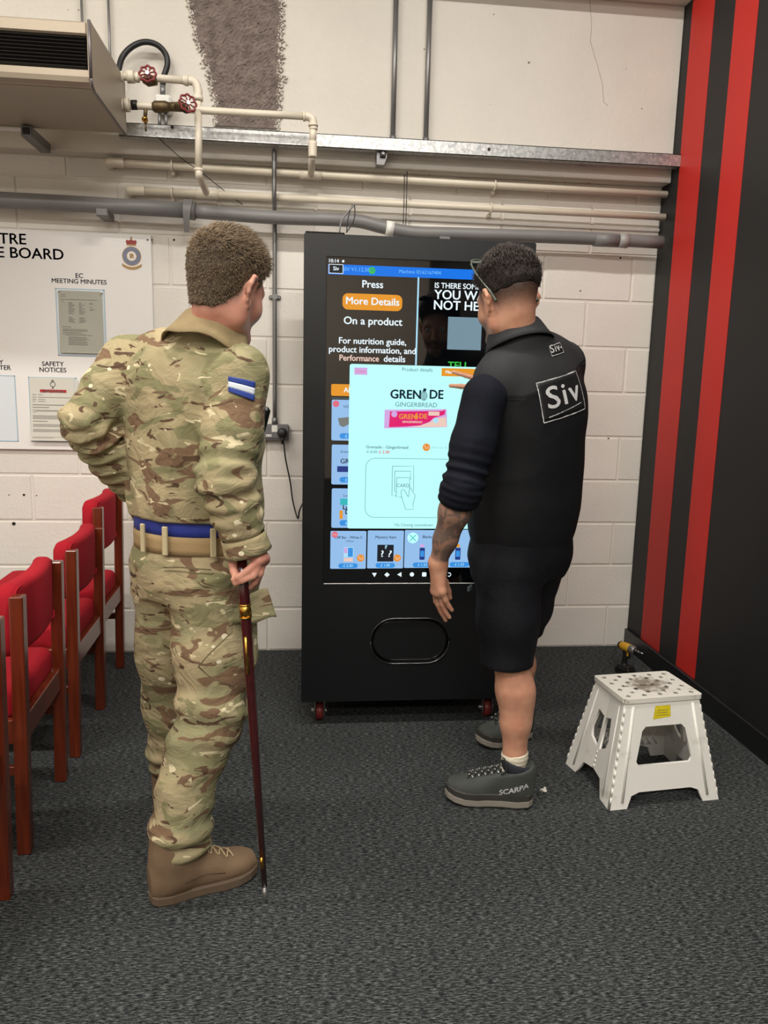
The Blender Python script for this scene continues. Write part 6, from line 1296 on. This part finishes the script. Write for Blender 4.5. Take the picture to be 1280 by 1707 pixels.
    def hike(O, d, L, lab, full):
        s, P = boot_field(O, d, L, .136, -.25, h=.004, wide=1.06, hs=1.2); b = obj('hiking_boot', s.mesh('hiking_boot'), M_bu, t); b['label'] = lab; bt = bvh(b.data); side = Vector(P(0, 1, 0))-Vector(P(0, 0, 0))
        sole_mesh(P, .006, .030, 1.06, .012, .005).build('midsole', M_mid, b); sole_mesh(P, .0, .010, 1.0, .012, .002).build('outsole', M_out, b); sole_mesh(P, .028, .052, 1.10, .014, .004).build('rand', M_rand, b)
        c0 = Vector(P(.058, 0, .126)); n_ = gridmesh('boot_cuff', lambda a, q_: tuple(c0+Vector(P(math.cos(a*6.283)*(.050+.004*math.sin(q_*3.1)), math.sin(a*6.283)*(.047+.004*math.sin(q_*3.1)), -.010+.040*q_+.012*math.cos(a*6.283)))-Vector(P(0, 0, 0))), 30, 5, True); o = obj('boot_cuff', n_, M_cuffb, b); o.modifiers.new('thick', 'SOLIDIFY').thickness = .008
        for k in range(6):
            x = .098+.021*k; z0 = [bt.ray_cast(Vector(P(x, y, .3)), Vector((0, 0, -1)))[0] for y in (-.024, .024)]; z1 = [bt.ray_cast(Vector(P(x+.016, y, .3)), Vector((0, 0, -1)))[0] for y in (-.024, .024)]
            for a, c_ in ((z0[0], z1[1]), (z0[1], z1[0])):
                if a and c_:
                    c3 = bez([a, (a+c_)/2+Vector((0, 0, .012)), c_], 5); lo_ = MB().tube(c3, .0028, 6).build('lace', M_lace2, b)
                    if full:
                        q = MB()
                        for j in (1, 4, 7):
                            if j+1 < len(c3): q.tube([c3[j], c3[j]*.5+c3[j+1]*.5], .0032, 6)
                        fo = q.build('lace_fleck', M_fleck, b); fo['kind'] = 'stuff'
            for a in z0:
                if a: MB().lathe([(0, .004), (.004, .0042), (.006, .002)], a, (0, 0, 1), 8).build('lace_hook', M_zinc, b)
        if full:
            c3 = bez([P(.112, .0, .165), P(.10, .034, .168), P(.095, .050, .140), P(.11, .044, .122)], 6); MB().tube(c3, .0024, 6).build('lace_bow', M_lace2, b)
            tm = text_mesh('SCARPA', .026, .022); dirx = Vector(P(1, 0, 0))-Vector(P(0, 0, 0)); dirx.normalize(); ctr = Vector(P(.068, .12, .075))
            for v_ in tm.vertices: x, y = v_.co.x, v_.co.y; v_.co = ctr-dirx*(x*math.cos(.32)*1.05-y*math.sin(.32)*0)+Vector((0, 0, y+x*.36))
            drape(tm, bt, -side, .0022); tm.materials.clear(); obj('boot_lettering', tm, M_logo, b, fix=False)
    hike((.768, 2.297, 0), (-.975, .222, 0), .288, 'grey hiking boot with white lettering on the heel', True); hike((.905, 2.805, 0), (-.93, -.37, 0), .240, 'grey hiking boot, partly hidden behind the near leg', False)
    # ---- sunglasses pushed up on the head
    g = thing('sunglasses', tuple(hM @ Vector((0, 0, .13))), 'dark sunglasses pushed up on top of the dark-haired head', 'sunglasses'); M_gl = mat('dull_green_frame', (92, 102, 92), .3, .3); M_ln = mat('dark_lens', (12, 14, 16), .05)
    H_ = lambda *p: hM @ Vector(p)
    for e in (-1, 1):
        MB().tube(bez([H_(e*.073, .060, .130), H_(e*.082, .034, .098), H_(e*.084, .0, .058), H_(e*.083, -.026, .026), H_(e*.079, -.044, -.008)], 6), [.0030]*18+[.0042]*7, 7).build('temple_arm', M_gl, g)
        c = [H_(e*.037+.031*math.cos(a_), .058+.010*math.cos(a_)*0+.022*math.sin(a_), .140-.022*abs(math.cos(a_))*.25+.010*math.sin(a_)) for a_ in [k*math.pi/10 for k in range(20)]]
        MB().tube(c+[c[0]], .0028, 6).build('rim', M_gl, g); MB().add(c+[p_+(hM.to_3x3() @ Vector((0, .001, -.0015))) for p_ in c], [tuple(range(20)), tuple(range(39, 19, -1))]).build('lens', M_ln, g)
        MB().tube([H_(e*.066, .062, .136), H_(e*.073, .060, .130)], .003, 6).build('hinge', M_gl, g)
    MB().tube(bez([H_(-.008, .064, .144), H_(0, .064, .148), H_(.008, .064, .144)], 4), .0026, 6).build('bridge', M_gl, g)
worker()
